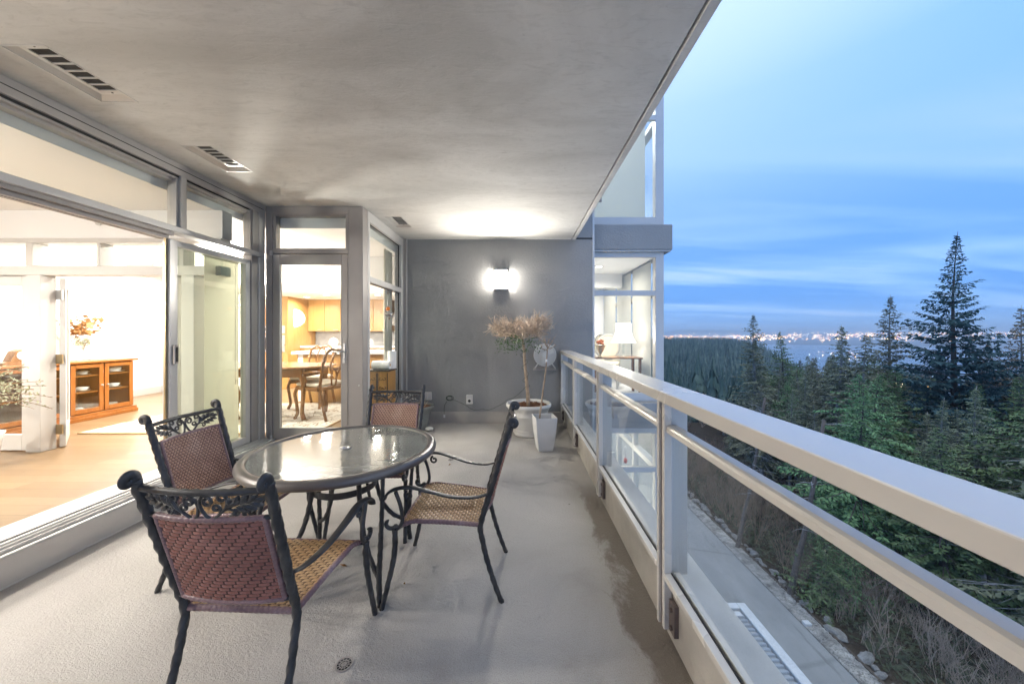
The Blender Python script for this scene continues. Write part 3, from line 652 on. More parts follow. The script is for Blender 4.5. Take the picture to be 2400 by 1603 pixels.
def make_chair():
    t = empty('patio_chair', (0,0,0))
    # back posts from foot to scrolled finial
    for s_ in (-1, 1):
        zz = [0.0, 0.10, 0.22, 0.32, 0.40, 0.55, 0.70, 0.85, 0.925]
        xs_ = [0.213, 0.212, 0.211, 0.210, 0.210, 0.213, 0.217, 0.221, 0.223]
        rope([(s_*x, back_y(z), z) for x, z in zip(xs_, zz)], 0.0145, t, 'back_post', taper=lambda q: 0.82+0.25*min(1, q*1.6))
        m = MB(); yb = back_y(0.925)
        sp_ = spiral((yb-0.020, 0.930), 0.021, 0.005, 0.1, 0.1+2*PI*1.25, 26)
        m.tube([(s_*0.223, y, z) for y, z in [(yb, 0.915)]+sp_], [0.0130]+[0.0105-0.0055*i/26 for i in range(27)], 10, flat=(1.0, 1.7)); m.build('finial', MT['iron'], t, smooth=True, world=False)
        MB().disc((s_*0.21, back_y(0.004)-0.002, 0.004), 0.013, 'z', 0.008, 12).build('foot_glide', MT['gasket'], t, world=False)
        # front legs
        rope([(s_*0.272, 0.300, 0.0), (s_*0.266, 0.272, 0.12), (s_*0.260, 0.246, 0.24), (s_*0.256, 0.238, 0.33), (s_*0.256, 0.240, 0.395)], 0.0135, t, 'leg', taper=lambda q: 0.9+0.15*q, lob=0.10)
        MB().disc((s_*0.272, 0.300, 0.004), 0.0125, 'z', 0.008, 12).build('foot_glide', MT['gasket'], t, world=False)
        # scrolled arm support
        x = s_*0.256; m = MB()
        pth = [(x, y, z) for y, z in spiral((0.268, 0.430), 0.008, 0.034, PI*2.6, PI*0.95+PI*0.35, 22)]
        pth = [(x, y, z) for y, z in spiral((0.268, 0.432), 0.007, 0.036, R(420), R(205), 20)]
        pth += [(x, 0.222, 0.408), (x, 0.206, 0.425), (x, 0.200, 0.455), (x, 0.205, 0.495), (x, 0.215, 0.535), (x, 0.228, 0.570), (x, 0.236, 0.592)]
        m.tube(catmull(pth, 3), 0.0095, 8, flat=(1, 1.25))
        m.tube([(x, y, z) for y, z in spiral((0.168, 0.572), 0.006, 0.024, R(-330), R(70), 16)], 0.007, 8)
        m.build('arm_support', MT['iron'], t, smooth=True, world=False)
        # flat waved arm
        xa = [(0.222,-0.232,0.566),(0.230,-0.17,0.553),(0.245,-0.06,0.560),(0.258,0.05,0.590),(0.262,0.13,0.612),(0.262,0.19,0.614),(0.262,0.24,0.604),(0.262,0.275,0.582),(0.262,0.288,0.556)]
        P = catmull([(s_*a, b, c_) for a, b, c_ in xa], 6); N = len(P)
        MB().tube(P, [0.0135+0.0065*min(1, i/N*2.2) for i in range(N)], 10, flat=(0.36, 1.0), up=(0,0,1)).build('arm', MT['iron'], t, smooth=True, world=False)
    # cross rails of the back
    def rail(z, r, name, ropey, y_extra=0.0):
        pts = [(x, back_y(z)+bow(x)+y_extra, z) for x in np.linspace(-0.215, 0.215, 9)]
        if ropey: rope(pts, r, t, name, n=4, tw=26, lob=0.18)
        else: MB().tube(catmull(pts, 4), r, 8).build(name, MT['iron'], t, smooth=True, world=False)
    rail(0.900, 0.0105, 'top_rail', True); rail(0.800, 0.0085, 'back_crossbar', False); rail(0.465, 0.0085, 'back_crossbar', False)
    # cast scrolls and leaf sprays between the top rail and the crossbar
    m = MB(); yf = lambda x, z: back_y(z)+bow(x)
    def stroke(pts, r): m.tube([(x, yf(x, z), z) for x, z in pts], r, 7)
    for s_ in (-1, 1):
        mir = lambda pts: [(s_*x, z) for x, z in pts]
        stroke(mir([(0.026, 0.803), (0.014, 0.815), (0.006, 0.835), (0.003, 0.852), (0.006, 0.870), (0.018, 0.885)] + spiral((0.028, 0.868), 0.0195, 0.006, R(105), R(-290), 16)), 0.0052)
        stroke(mir([(0.036, 0.803), (0.052, 0.815), (0.070, 0.830), (0.085, 0.846), (0.092, 0.862), (0.092, 0.876)] + spiral((0.078, 0.878), 0.0155, 0.005, R(10), R(370), 14)), 0.0050)
        stroke(mir([(0.062, 0.822), (0.066, 0.836)] + spiral((0.053, 0.842), 0.014, 0.005, R(-15), R(330), 14)), 0.0045)
        stroke(mir([(0.074, 0.834), (0.095, 0.840)] + spiral((0.108, 0.824), 0.013, 0.004, R(125), R(-240), 14)), 0.0042)
        for k, (x, z, a, L) in enumerate([(0.088,0.850,28,0.052),(0.112,0.860,62,0.034),(0.118,0.852,-42,0.036),(0.134,0.866,50,0.036),(0.138,0.857,-34,0.040),(0.156,0.868,40,0.034),(0.158,0.862,-22,0.038),(0.170,0.868,12,0.032),(0.100,0.856,95,0.028)]):
            leaf2d(m, (s_*x, z-0.004), R(a) if s_ > 0 else PI-R(a), L, 0.020, yf)
        stroke(mir([(0.085, 0.846), (0.12, 0.856), (0.16, 0.866), (0.19, 0.872)]), 0.0040)
    m.build('scroll_panel', MT['iron'], t, smooth=False, world=False)
    # woven back
    def fb(s_, q):
        x = -0.183+0.366*s_; z = 0.470+0.328*q; y = back_y(z)+bow(x)
        return Vector((x, y-0.003, z)), Vector((0,-1,0.28)).normalized()
    def fb2(s_, q):
        p, n = fb(s_, q); return p + Vector((0,0.010,0)), -n
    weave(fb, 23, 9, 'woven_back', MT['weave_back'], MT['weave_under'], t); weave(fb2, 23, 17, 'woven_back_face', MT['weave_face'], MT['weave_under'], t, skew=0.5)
    for s_ in (-1, 1): binding([(s_*0.186, back_y(z)+bow(0.186)+0.002, z) for z in (0.462, 0.55, 0.65, 0.73, 0.803)], 0.011, t)
    for z in (0.465, 0.800): binding([(x, back_y(z)+bow(x), z) for x in np.linspace(-0.186, 0.186, 7)], 0.0105, t)
    # woven seat
    def fs(s_, q):
        y = -0.190+0.402*q; w = 0.205+0.030*q; x = (s_*2-1)*w
        z = 0.405+0.028*math.sin(PI*min(1, q*0.9)*0.6) - 0.016*math.sin(PI*s_)*math.sin(PI*q) - 0.03*max(0, q-0.86)/0.14*0.6
        return Vector((x, y, z)), Vector((0,0,1))
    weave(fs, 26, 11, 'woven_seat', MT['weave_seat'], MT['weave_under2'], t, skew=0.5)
    def edge(sv, q): p, n = fs(sv, q); return (p.x, p.y, p.z-0.007)
    for sv in (0.0, 1.0): binding([edge(sv, q) for q in np.linspace(0, 1, 8)], 0.0125, t)
    for q in (0.0, 1.0): binding([edge(sv, q) for sv in np.linspace(0, 1, 8)], 0.0125, t)
    fr = MB()
    for s_ in (-1, 1):
        a = fs(0.0 if s_ < 0 else 1.0, 1.0)[0]; fr.tube([(a.x, a.y-0.005, a.z-0.007), (s_*0.256, 0.238, 0.392)], 0.009, 8)
        b = fs(0.0 if s_ < 0 else 1.0, 0.0)[0]; fr.tube([(b.x, b.y, b.z-0.007), (s_*0.211, back_y(0.398), 0.398)], 0.009, 8)
    fr.build('seat_lug', MT['iron'], t, smooth=True, world=False)
    return t
chair = make_chair()
CH = [((-1.000, 1.480, 0), R(-2.5), 'woven patio chair with its back to the viewer, nearest at the table'),
      ((-1.650, 2.130, 0), R(-90), 'woven patio chair beside the sliding glass, facing the railing'),
      ((-0.388, 2.065, 0), R(89), 'woven patio chair seen from the side between table and railing'),
      ((-1.030, 2.670, 0), R(180), 'woven patio chair at the far side of the table, facing the viewer')]
for i, (p, rz, lab) in enumerate(CH):
    o = chair if i == 0 else copy_tree(chair)
    o.location = p; o.rotation_euler = (0, 0, rz); tag(o, lab, 'chair', 'patio chairs round the glass table')
# ------------------------------------------------------------------ table
TX, TY, TZ, TR = -1.027, 2.105, 0.720, 0.525
tb = empty('patio_table', (TX, TY, 0), 0, 'round patio table with rippled glass top and twisted metal legs', 'table')
m = MB(); prof = [(TR-0.052,-0.012),(TR-0.052,0.000),(TR-0.046,0.006),(TR-0.030,0.008),(TR-0.012,0.004),(TR-0.003,-0.006),(TR,-0.018),(TR-0.004,-0.030),(TR-0.012,-0.036),(TR-0.04,-0.036),(TR-0.052,-0.028),(TR-0.052,-0.012)]
MT['rim'] = grime('bronze_grey_rim', (0.15,0.14,0.135), 0.33, 0.15, 3, 0.4)
m.lathe(prof, 96, (0,0,TZ), False).build('rim', MT['rim'], tb, smooth=True, world=False)
def mat_table_glass():
    m = M('rippled_table_glass'); m.n.remove(m.b)
    v = m.coord((1, 1, 1)); n = m.noise(m.coord((1.0, 4.5, 1)), 5.0, 3, 0.5, 1.2); n2 = m.noise(v, 42, 2, 0.5)
    b = m.node('ShaderNodeBump'); b.inputs['Strength'].default_value = 0.05; b.inputs['Distance'].default_value = 0.010
    m.l.new(m.math('ADD', n2, m.math('MULTIPLY', n, 0.3)), b.inputs['Height'])
    tr = m.node('ShaderNodeBsdfTransparent'); tr.inputs[0].default_value = (0.62,0.66,0.58,1)
    df = m.node('ShaderNodeBsdfDiffuse'); m.l.new(m.ramp(n, [(0.35, (0.34,0.345,0.30)), (0.65, (0.50,0.505,0.45))]), df.inputs[0])
    mx = m.node('ShaderNodeMixShader'); mx.inputs[0].default_value = 0.62; m.l.new(tr.outputs[0], mx.inputs[1]); m.l.new(df.outputs[0], mx.inputs[2])
    gl = m.node('ShaderNodeBsdfGlossy'); gl.inputs['Roughness'].default_value = 0.06; m.l.new(b.outputs[0], gl.inputs['Normal'])
    lw = m.node('ShaderNodeLayerWeight'); lw.inputs[0].default_value = 0.5
    f = m.math('ADD', m.math('MULTIPLY', m.math('POWER', lw.outputs['Facing'], 2.3), 0.92), 0.05, True)
    m2 = m.node('ShaderNodeMixShader'); m.l.new(f, m2.inputs[0]); m.l.new(mx.outputs[0], m2.inputs[1]); m.l.new(gl.outputs[0], m2.inputs[2]); m.l.new(m2.outputs[0], m.out.inputs[0]); return m.mat
MT['table_glass'] = mat_table_glass()
m = MB(); m.lathe([(0.024,-0.008),(TR-0.0525,-0.008),(TR-0.0525,-0.001),(0.024,-0.001),(0.024,-0.008)], 96, (0,0,TZ), False).build('glass_top', MT['table_glass'], tb, world=False)
MB().lathe([(0.019,-0.014),(0.019,0.002),(0.030,0.003),(0.031,0.000),(0.0245,-0.0005)], 24, (0,0,TZ), False).build('parasol_grommet', MT['steel'], tb, smooth=True, world=False)
for k in range(4):
    a = R(45+90*k+3); ca, sa = math.cos(a), math.sin(a)
    def pr(r, z, o=0.0): return (r*ca-o*sa, r*sa+o*ca, z)
    rope([pr(0.455,0.685), pr(0.450,0.55), pr(0.438,0.40), pr(0.425,0.25), pr(0.415,0.14), pr(0.42,0.06), pr(0.428,0.0)], 0.0115, tb, 'leg', taper=lambda q: 0.85+0.45*q, lob=0.12)
    rope([pr(0.175,0.690), pr(0.180,0.58), pr(0.190,0.46), pr(0.230,0.32), pr(0.300,0.215), pr(0.365,0.165), pr(0.405,0.14)], 0.0125, tb, 'scroll_leg', lob=0.12)
    MB().tube([pr(0.17,0.686), pr(0.30,0.690), pr(0.47,0.688)], 0.009, 8).build('top_arm', MT['iron'], tb, smooth=True, world=False)
    MB().disc(pr(0.428,0.004), 0.0155, 'z', 0.008, 12).build('foot_glide', MT['gasket'], tb, world=False)
m = MB()
m.lathe([(0.168,0.49),(0.176,0.49),(0.176,0.525),(0.168,0.525),(0.168,0.49)], 48, (0,0,0), False).build('ring_band', MT['iron'], tb, world=False)
m = MB(); m.tube([(0.205*math.cos(2*PI*j/40), 0.205*math.sin(2*PI*j/40), 0.682) for j in range(41)], 0.007, 8, cap=False); m.build('top_ring', MT['iron'], tb, smooth=True, world=False)
# ================================================================== FURNISHINGS SEEN THROUGH THE GLASS
MT['cherry'] = mat_wood('orange_cherry_wood', (0.21,0.070,0.012), (0.29,0.108,0.022), 0.3)
MT['honey'] = mat_wood('honey_maple_veneer', (0.36,0.185,0.052), (0.46,0.255,0.085), 0.35, (7, 7, 0.5))
MT['walnut'] = mat_wood('polished_walnut', (0.17,0.072,0.018), (0.25,0.115,0.035), 0.25)
MT['china'] = grime('white_china', (0.80,0.79,0.77), 0.2, 0.02)
MT['cream'] = grime('cream_upholstery', (0.66,0.60,0.48), 0.8, 0.05, 8)
MT['counter'] = grime('white_counter', (0.76,0.75,0.73), 0.25, 0.03)
MT['splash'] = grime('grey_stone_splashback', (0.34,0.33,0.32), 0.35, 0.2, 9)
MT['clear'] = glass_mat('vase_glass', (0.93,0.95,0.94), 1.4, 0.02)
MT['leaf_dry'] = grime('dried_copper_leaf', (0.30,0.14,0.04), 0.6, 0.3, 9)
MT['leaf_pale'] = grime('pale_sage_leaf', (0.36,0.37,0.24), 0.6, 0.25, 9)
MT['twig'] = grime('dry_twig', (0.26,0.18,0.12), 0.8, 0.25, 20)
MT['orange'] = grime('orange_petal', (0.75,0.20,0.02), 0.5, 0.15, 9)
MT['iron_in'] = grime('black_wrought_iron', (0.05,0.04,0.03), 0.5)
# rug
rg = empty('dining_rug', (-3.84, 5.1, ZF), 0, 'cream patterned rug with brown motifs under the dining table', 'rug')
MB().box(-5.23, -2.45, 4.24, 6.0, ZF+0.002, ZF+0.014).build('field', mat_rug(), rg)
MT['rugb'] = grime('rug_border', (0.40,0.26,0.12), 0.95)
MB().box(-5.25, -2.43, 4.215, 4.239, ZF+0.002, ZF+0.013).box(-5.25, -2.43, 6.001, 6.025, ZF+0.002, ZF+0.013).box(-5.255, -5.231, 4.24, 6.0, ZF+0.002, ZF+0.013).box(-2.449, -2.425, 4.24, 6.0, ZF+0.002, ZF+0.013).build('border', MT['rugb'], rg)
# sideboard with glazed doors
XF = -5.95
sb = empty('china_sideboard', (-6.12, 4.7, ZF), 0, 'orange wood sideboard with glazed doors holding white china', 'sideboard')
y0, y1, zt = 3.92, 5.49, 1.014
cs = MB().box(-6.33, -6.31, y0, y1, ZF+0.09, zt-0.03).box(-6.31, XF-0.025, y0, y0+0.03, ZF+0.09, zt-0.03).box(-6.31, XF-0.025, y1-0.03, y1, ZF+0.09, zt-0.03).box(-6.31, XF-0.025, y0+0.03, y1-0.03, ZF+0.09, ZF+0.12)
for y in (4.31, 4.70, 5.09): cs.box(-6.31, XF-0.025, y-0.012, y+0.012, ZF+0.12, zt-0.03)
cs.build('carcass', MT['cherry'], sb)
MB().box(-6.34, XF+0.035, y0-0.025, y1+0.03, zt-0.029, zt).build('top', MT['cherry'], sb, bevel=0.006)
MB().box(-6.33, XF+0.02, y0-0.012, y1+0.02, ZF+0.001, ZF+0.089).box(-6.33, XF+0.032, y0-0.02, y1+0.03, ZF+0.001, ZF+0.05).build('plinth', MT['cherry'], sb, bevel=0.004)
for k in range(4):
    a = 3.93+0.39*k; b = a+0.375; z0, z1 = ZF+0.10, zt-0.045
    d = MB().box(XF-0.022, XF, a, a+0.052, z0, z1).box(XF-0.022, XF, b-0.052, b, z0, z1).box(XF-0.022, XF, a+0.052, b-0.052, z0, z0+0.06).box(XF-0.022, XF, a+0.052, b-0.052, z1-0.05, z1)
    d = d.build('door', MT['cherry'], sb, bevel=0.003); MB().box(XF-0.014, XF-0.010, a+0.052, b-0.052, z0+0.06, z1-0.05).build('pane', MT['clear'], d)
    yk = b-0.026 if k % 2 == 0 else a+0.026
    kn = MB().disc((XF+0.003, yk, (z0+z1)/2+0.03), 0.011, 'x', 0.006, 10).ball((XF+0.014, yk, (z0+z1)/2+0.03), 0.011, 8, 6); kn.build('knob', MT['steel'], d)
for z in (ZF+0.375, ZF+0.60):
    for k in range(4): MB().box(-6.31, XF-0.03, 3.945+0.39*k, 4.285+0.39*k, z, z+0.015).build('shelf', MT['cherry'], sb)
def cup(x, y, z, s_, kind, where):
    t = empty('soup_cup', (x, y, z), 0, where, 'china', 'white china in the sideboard')
    MB().lathe([(0.03*s_,0.0),(0.075*s_,0.010*s_),(0.078*s_,0.013*s_),(0.03*s_,0.005*s_)], 18, (x,y,z)).build('saucer', MT['china'], t, smooth=True)
    MB().lathe([(0.03*s_,0.006),(0.045*s_,0.02*s_),(0.058*s_,0.055*s_),(0.055*s_,0.055*s_),(0.04*s_,0.02*s_)], 18, (x,y,z)).build('bowl', MT['china'], t, smooth=True)
    for q in (-1, 1): MB().tube([(x, y+q*0.055*s_, z+0.05*s_), (x, y+q*0.078*s_, z+0.048*s_), (x, y+q*0.075*s_, z+0.03*s_), (x, y+q*0.05*s_, z+0.025*s_)], 0.005*s_, 6).build('handle', MT['china'], t, smooth=True)
for k in range(2, 4):
    for q, dy in enumerate((0.10, 0.265)):
        for zi, z in enumerate((ZF+0.39, ZF+0.615)):
            cup(-6.12, 3.93+0.39*k+dy, z+0.001, 1.0 if not (k == 3 and q == 1 and zi == 1) else 1.45, 0, 'white two-handled china cup and saucer behind the sideboard glass' if not (k == 3 and q == 1 and zi == 1) else 'largest white china tureen on the sideboard upper shelf')
for i in range(3):
    y = 4.42+0.42*i; pl = empty('plate_stack', (-6.1, y, ZF+0.1205), 0, 'white plate stack at the bottom of the sideboard', 'plates', 'plates in the sideboard')
    for q in range(3): MB().lathe([(0.05,0.0),(0.10,0.012),(0.102,0.015),(0.05,0.006)], 20, (-6.1,y,ZF+0.1205+0.016*q)).build('plate', MT['china'], pl, smooth=True)
# things on the sideboard
ck = empty('mantel_clock', (-6.1, 4.33, zt), 0, 'wooden mantel clock with white dial on the sideboard', 'clock')
m = MB(); pr_ = [(-0.17,0.0),(-0.17,0.03),(-0.10,0.05),(-0.075,0.12),(-0.055,0.165),(0,0.19),(0.055,0.165),(0.075,0.12),(0.10,0.05),(0.17,0.03),(0.17,0.0)]; n = len(pr_)
m.add([(-6.16, 4.33+a, zt+0.001+b) for a, b in pr_]+[(-6.06, 4.33+a, zt+0.001+b) for a, b in pr_], [tuple(reversed(range(n))), tuple(range(n, 2*n))]+[(j, (j+1) % n, n+(j+1) % n, n+j) for j in range(n)]); m.build('case', MT['walnut'], ck)
MB().disc((-6.057, 4.33, zt+0.115), 0.052, 'x', 0.006, 24).build('dial', MT['china'], ck); MB().box(-6.0535, -6.052, 4.329, 4.331, zt+0.115, zt+0.155).box(-6.0535, -6.052, 4.331, 4.36, zt+0.114, zt+0.1165).build('clock_hands', MT['iron_in'], ck)
def spray(name, c, h, n, spread, leafm, parent, leaf=0.035, seed=1, droop=0.0):
    q = random.Random(seed); st = MB(); lf = MB()
    for i in range(n):
        a = q.uniform(0, 2*PI); s_ = q.uniform(0.25, 1.0)*spread; hh = h*q.uniform(0.65, 1.0)
        p0 = Vector(c); p2 = p0+Vector((math.cos(a)*s_, math.sin(a)*s_, hh)); p1 = p0+Vector((math.cos(a)*s_*0.3, math.sin(a)*s_*0.3, hh*0.6))
        P = [p0.lerp(p1, t)*(1-t)+p1.lerp(p2, t)*t for t in (0, .2, .4, .6, .8, 1)]; st.tube(P, 0.002, 4)
        for k in range(9):
            t = q.uniform(0.45, 1.0); p = p0.lerp(p1, t)*(1-t)+p1.lerp(p2, t)*t; d = Vector((q.gauss(0,1), q.gauss(0,1), q.gauss(0,0.6))).normalized(); u = d.orthogonal().normalized(); L = leaf*q.uniform(0.7,1.3)
            e = p+d*L*0.3; lf.add([e, e+d*L*0.5+u*L*0.3, e+d*L, e+d*L*0.5-u*L*0.3], [(0,1,2,3)])
    st.build('stem', MT['twig'], parent); o = lf.build('leaves', leafm, parent); o['kind'] = 'stuff'
v1 = empty('glass_vase', (-6.15, 4.98, zt), 0, 'tall flared glass vase of dried copper leaves on the sideboard', 'vase')
MB().lathe([(0.045,0.001),(0.03,0.02),(0.032,0.16),(0.05,0.27),(0.068,0.32),(0.064,0.32),(0.045,0.27),(0.028,0.16),(0.024,0.025)], 20, (-6.15,4.98,zt)).build('body', MT['clear'], v1, smooth=True)
spray('leaves', (-6.15,4.98,zt+0.22), 0.40, 14, 0.26, MT['leaf_dry'], v1, 0.075, 3)
v2 = empty('bouquet_vase', (-6.05, 4.93, zt), 0, 'slim stemmed vase with pale sage and ochre flowers on sideboard', 'vase')
MB().lathe([(0.04,0.001),(0.04,0.006),(0.008,0.012),(0.008,0.14),(0.035,0.19),(0.032,0.19),(0.005,0.15)], 16, (-6.05,4.93,zt)).build('body', MT['clear'], v2, smooth=True)
spray('leaves', (-6.05,4.93,zt+0.16), 0.16, 14, 0.15, MT['leaf_pale'], v2, 0.035, 4)
for i, (y, hh, nm) in enumerate(((4.83, 0.22, 'round'), (5.09, 0.26, 'tall narrow'), (5.24, 0.20, 'short'))):
    g = empty('glass_decanter', (-6.1, y, zt), 0, nm+' clear glass decanter standing on the sideboard', 'decanter', 'clear glassware on the sideboard')
    MB().lathe([(0.045,0.001),(0.05,0.03),(0.045,hh*0.5),(0.015,hh*0.65),(0.014,hh*0.85),(0.022,hh*0.9)], 18, (-6.1,y,zt)).build('body', MT['clear'], g, smooth=True); MB().ball((-6.1,y,zt+hh*0.97), 0.018, 10, 7).build('stopper', MT['clear'], g, smooth=True)
sp_ = empty('switch_plate', (-6.35, 5.52, 1.35), 0, 'white light switch plate on the wall above the sideboard', 'switch')
MB().box(-6.349, -6.343, 5.44, 5.58, 1.37, 1.50).build('plate', MT['white_trim'], sp_, bevel=0.002)
for q in (5.475, 5.51, 5.545): MB().box(-6.3425, -6.338, q-0.012, q+0.012, 1.40, 1.47).build('rocker', MT['plastic_w'], sp_)
# dining table and chairs
dt = empty('dining_table', (-3.75, 5.12, ZF), 0, 'polished walnut oval dining table on the cream rug', 'table')
m = MB(); N = 40
ring = lambda k, z: [(-3.78+(1.10*k)*math.copysign(abs(math.cos(2*PI*j/N))**0.8, math.cos(2*PI*j/N)), 5.12+(0.52*k)*math.copysign(abs(math.sin(2*PI*j/N))**0.8, math.sin(2*PI*j/N)), z) for j in range(N)]
m.add(ring(0.97, ZF+0.715)+ring(1.0, ZF+0.73)+ring(0.985, ZF+0.745), [tuple(reversed(range(N))), tuple(range(2*N, 3*N))]+[(a*N+j, a*N+(j+1) % N, (a+1)*N+(j+1) % N, (a+1)*N+j) for a in (0,1) for j in range(N)]); m.build('table_top', MT['walnut'], dt)
MB().box(-4.62, -2.94, 4.80, 4.83, ZF+0.60, ZF+0.714).box(-4.62, -2.94, 5.41, 5.44, ZF+0.60, ZF+0.714).box(-2.94, -2.91, 4.83, 5.41, ZF+0.60, ZF+0.714).box(-4.65, -4.62, 4.83, 5.41, ZF+0.60, ZF+0.714).build('apron', MT['walnut'], dt, bevel=0.004)
for x in (-4.60, -2.96):
    for y in (4.85, 5.39):
        s_ = 1 if x > -3.7 else -1
        MB().tube(catmull([(x, y, ZF+0.62), (x+s_*0.02, y, ZF+0.5), (x+s_*0.012, y, ZF+0.3), (x, y, ZF+0.12), (x+s_*0.025, y, ZF+0.016)], 6), [0.045, 0.046, 0.045, 0.043, 0.04, 0.038, 0.036, 0.034, 0.032, 0.03, 0.028, 0.027, 0.026, 0.025, 0.024, 0.024, 0.024, 0.025, 0.026, 0.027, 0.028, 0.029, 0.03, 0.03, 0.03], 10).build('leg', MT['walnut'], dt, smooth=True)
def dining_chair():
    t = empty('dining_chair', (0,0,0)); W = MT['walnut']
    m = MB(); m.box(-0.25, 0.25, -0.20, 0.24, 0.40, 0.455); m.build('seat_rail', W, t, bevel=0.01, world=False)
    MB().box(-0.235, 0.235, -0.18, 0.245, 0.456, 0.50).build('seat_cushion', MT['cream'], t, bevel=0.02, segs=3, world=False)
    for s_ in (-1, 1):
        MB().tube(catmull([(s_*0.235, 0.22, 0.42), (s_*0.245, 0.245, 0.34), (s_*0.235, 0.225, 0.2), (s_*0.23, 0.215, 0.08), (s_*0.245, 0.25, 0.0)], 6), 0.021, 8).build('leg', W, t, smooth=True, world=False)
        MB().tube(catmull([(s_*0.20, -0.30, 0.0), (s_*0.20, -0.235, 0.2), (s_*0.205, -0.195, 0.42), (s_*0.205, -0.21, 0.6), (s_*0.20, -0.255, 0.82)], 6), 0.019, 8).build('back_leg', W, t, smooth=True, world=False)
        MB().tube(catmull([(s_*0.20, -0.215, 0.66), (s_*0.245, -0.10, 0.66), (s_*0.265, 0.05, 0.645), (s_*0.255, 0.10, 0.635)], 6), 0.016, 8).tube(catmull([(s_*0.258, 0.06, 0.64), (s_*0.25, 0.03, 0.55), (s_*0.245, 0.07, 0.46)], 6), 0.014, 8).build('arm', W, t, smooth=True, world=False)
    MB().tube(catmull([(-0.20, -0.255, 0.80), (-0.185, -0.275, 0.90), (-0.11, -0.29, 0.965), (-0.05, -0.29, 0.95), (0, -0.29, 0.955), (0.05, -0.29, 0.95), (0.11, -0.29, 0.965), (0.185, -0.275, 0.90), (0.20, -0.255, 0.80)], 6), 0.019, 8).build('crest_rail', W, t, smooth=True, world=False)
    m = MB()
    for s_ in (-1, 1): m.tube(catmull([(s_*0.03, -0.20, 0.44), (s_*0.05, -0.215, 0.60), (s_*0.085, -0.24, 0.74), (s_*0.06, -0.27, 0.86), (s_*0.02, -0.285, 0.945)], 6), 0.011, 8)
    m.tube([(-0.07, -0.235, 0.70), (0.07, -0.235, 0.70)], 0.009, 8); m.build('splat', W, t, smooth=True, world=False)
    return t
dc = dining_chair()
for i, (x, y, rz, lab) in enumerate([(-2.78, 5.05, 68, 'walnut dining armchair at the table end, seen through the glass door'), (-3.35, 5.78, 180, 'walnut dining armchair at the far side of the table, behind the tabletop'), (-4.02, 4.58, 15, 'walnut dining armchair seen through the sliding glass leaf')]):
    o = dc if i == 0 else copy_tree(dc); o.location = (x, y, ZF+0.0145); o.rotation_euler = (0,0,R(rz)); tag(o, lab, 'dining chair', 'dining chairs round the walnut table')
# ------------------------------------------------------------------ kitchen
kd = struct(MB().box(-5.655, -1.905, 5.75, 9.3, 2.19, ZI-0.001).build('kitchen_dropped_ceiling', MT['ceil_in']))
kv = empty('bulkhead_grille', (-2.95, 5.75, 2.30), 0, 'white air grille on the kitchen bulkhead seen through the glass door', 'vent')
gp = px(709, 651, 5.745); MB().box(gp.x-0.09, gp.x+0.09, 5.738, 5.7495, gp.z-0.05, gp.z+0.05).build('frame', MT['white_trim'], kv, bevel=0.002)
for q in range(6): MB().box(gp.x-0.06, gp.x+0.06, 5.734, 5.7375, gp.z-0.026+q*0.009, gp.z-0.023+q*0.009).build('slat', MT['alu'], kv)
isl = empty('kitchen_island', (-2.9, 6.4, ZF), 0, 'honey wood kitchen island with thick white counter', 'kitchen island')
MB().box(-3.84, -1.96, 6.15, 6.85, ZF+0.001, ZF+0.835).build('body', MT['honey'], isl, bevel=0.003)
MB().box(-3.90, -1.925, 6.08, 6.92, ZF+0.836, ZF+0.885).build('countertop', MT['counter'], isl, bevel=0.004); MB().box(-3.82, -3.74, 6.148, 6.1495, ZF+0.02, ZF+0.83).build('end_panel', MT['counter'], isl)
bc = empty('kitchen_base_units', (-2.8, 8.3, ZF), 0, 'honey wood base units along the kitchen back wall', 'cabinet')
MB().box(-4.94, -1.91, 8.05, 8.65, ZF+0.001, ZF+0.87).build('carcass', MT['honey'], bc); MB().box(-4.94, -1.91, 8.02, 8.64, ZF+0.871, ZF+0.91).build('countertop', MT['counter'], bc, bevel=0.003)
struct(MB().box(-5.655, -1.905, 8.66, 8.80, ZF, 2.189).build('wall_kitchen_back', MT['white'])); 
bs = empty('splashback', (-2.9, 8.65, 1.2), 0, 'grey stone splashback between kitchen counter and wall units', 'splashback'); MB().box(-4.94, -1.91, 8.645, 8.659, ZF+0.911, 1.45).build('stone_slab', MT['splash'], bs)
wu = empty('kitchen_wall_units', (-2.9, 8.45, 1.45), 0, 'row of honey wood wall units above the grey splashback', 'cabinet')
MB().box(-4.94, -4.17, 8.32, 8.644, 1.452, 2.188).box(-4.169, -3.0, 8.32, 8.644, 1.452, 2.188).box(-2.55, -1.91, 8.32, 8.644, 1.452, 2.188).build('carcass', MT['honey'], wu)
for a in (-4.92, -4.54, -4.16, -3.78, -3.40, -2.545, -2.30): 
    w_ = 0.375; d = MB().box(a+0.003, a+w_, 8.30, 8.319, 1.45, 2.186).build('door', MT['honey'], wu, bevel=0.002); MB().box(a+w_-0.16, a+w_-0.05, 8.285, 8.299, 1.475, 1.487).build('pull', MT['steel'], d)
hd_ = empty('range_hood', (-2.77, 8.4, 1.5), 0, 'steel range hood with sloped canopy between the wall units', 'range hood')
m = MB(); m.add([(-2.99,8.20,1.58),(-2.56,8.20,1.58),(-2.56,8.64,1.58),(-2.99,8.64,1.58),(-2.89,8.40,1.95),(-2.65,8.40,1.95),(-2.65,8.64,1.95),(-2.89,8.64,1.95)], [(3,2,1,0),(4,5,6,7),(0,1,5,4),(1,2,6,5),(2,3,7,6),(3,0,4,7)]); m.build('canopy', MT['steel'], hd_); MB().box(-2.89, -2.65, 8.40, 8.64, 1.951, 2.188).build('chimney', MT['steel'], hd_)
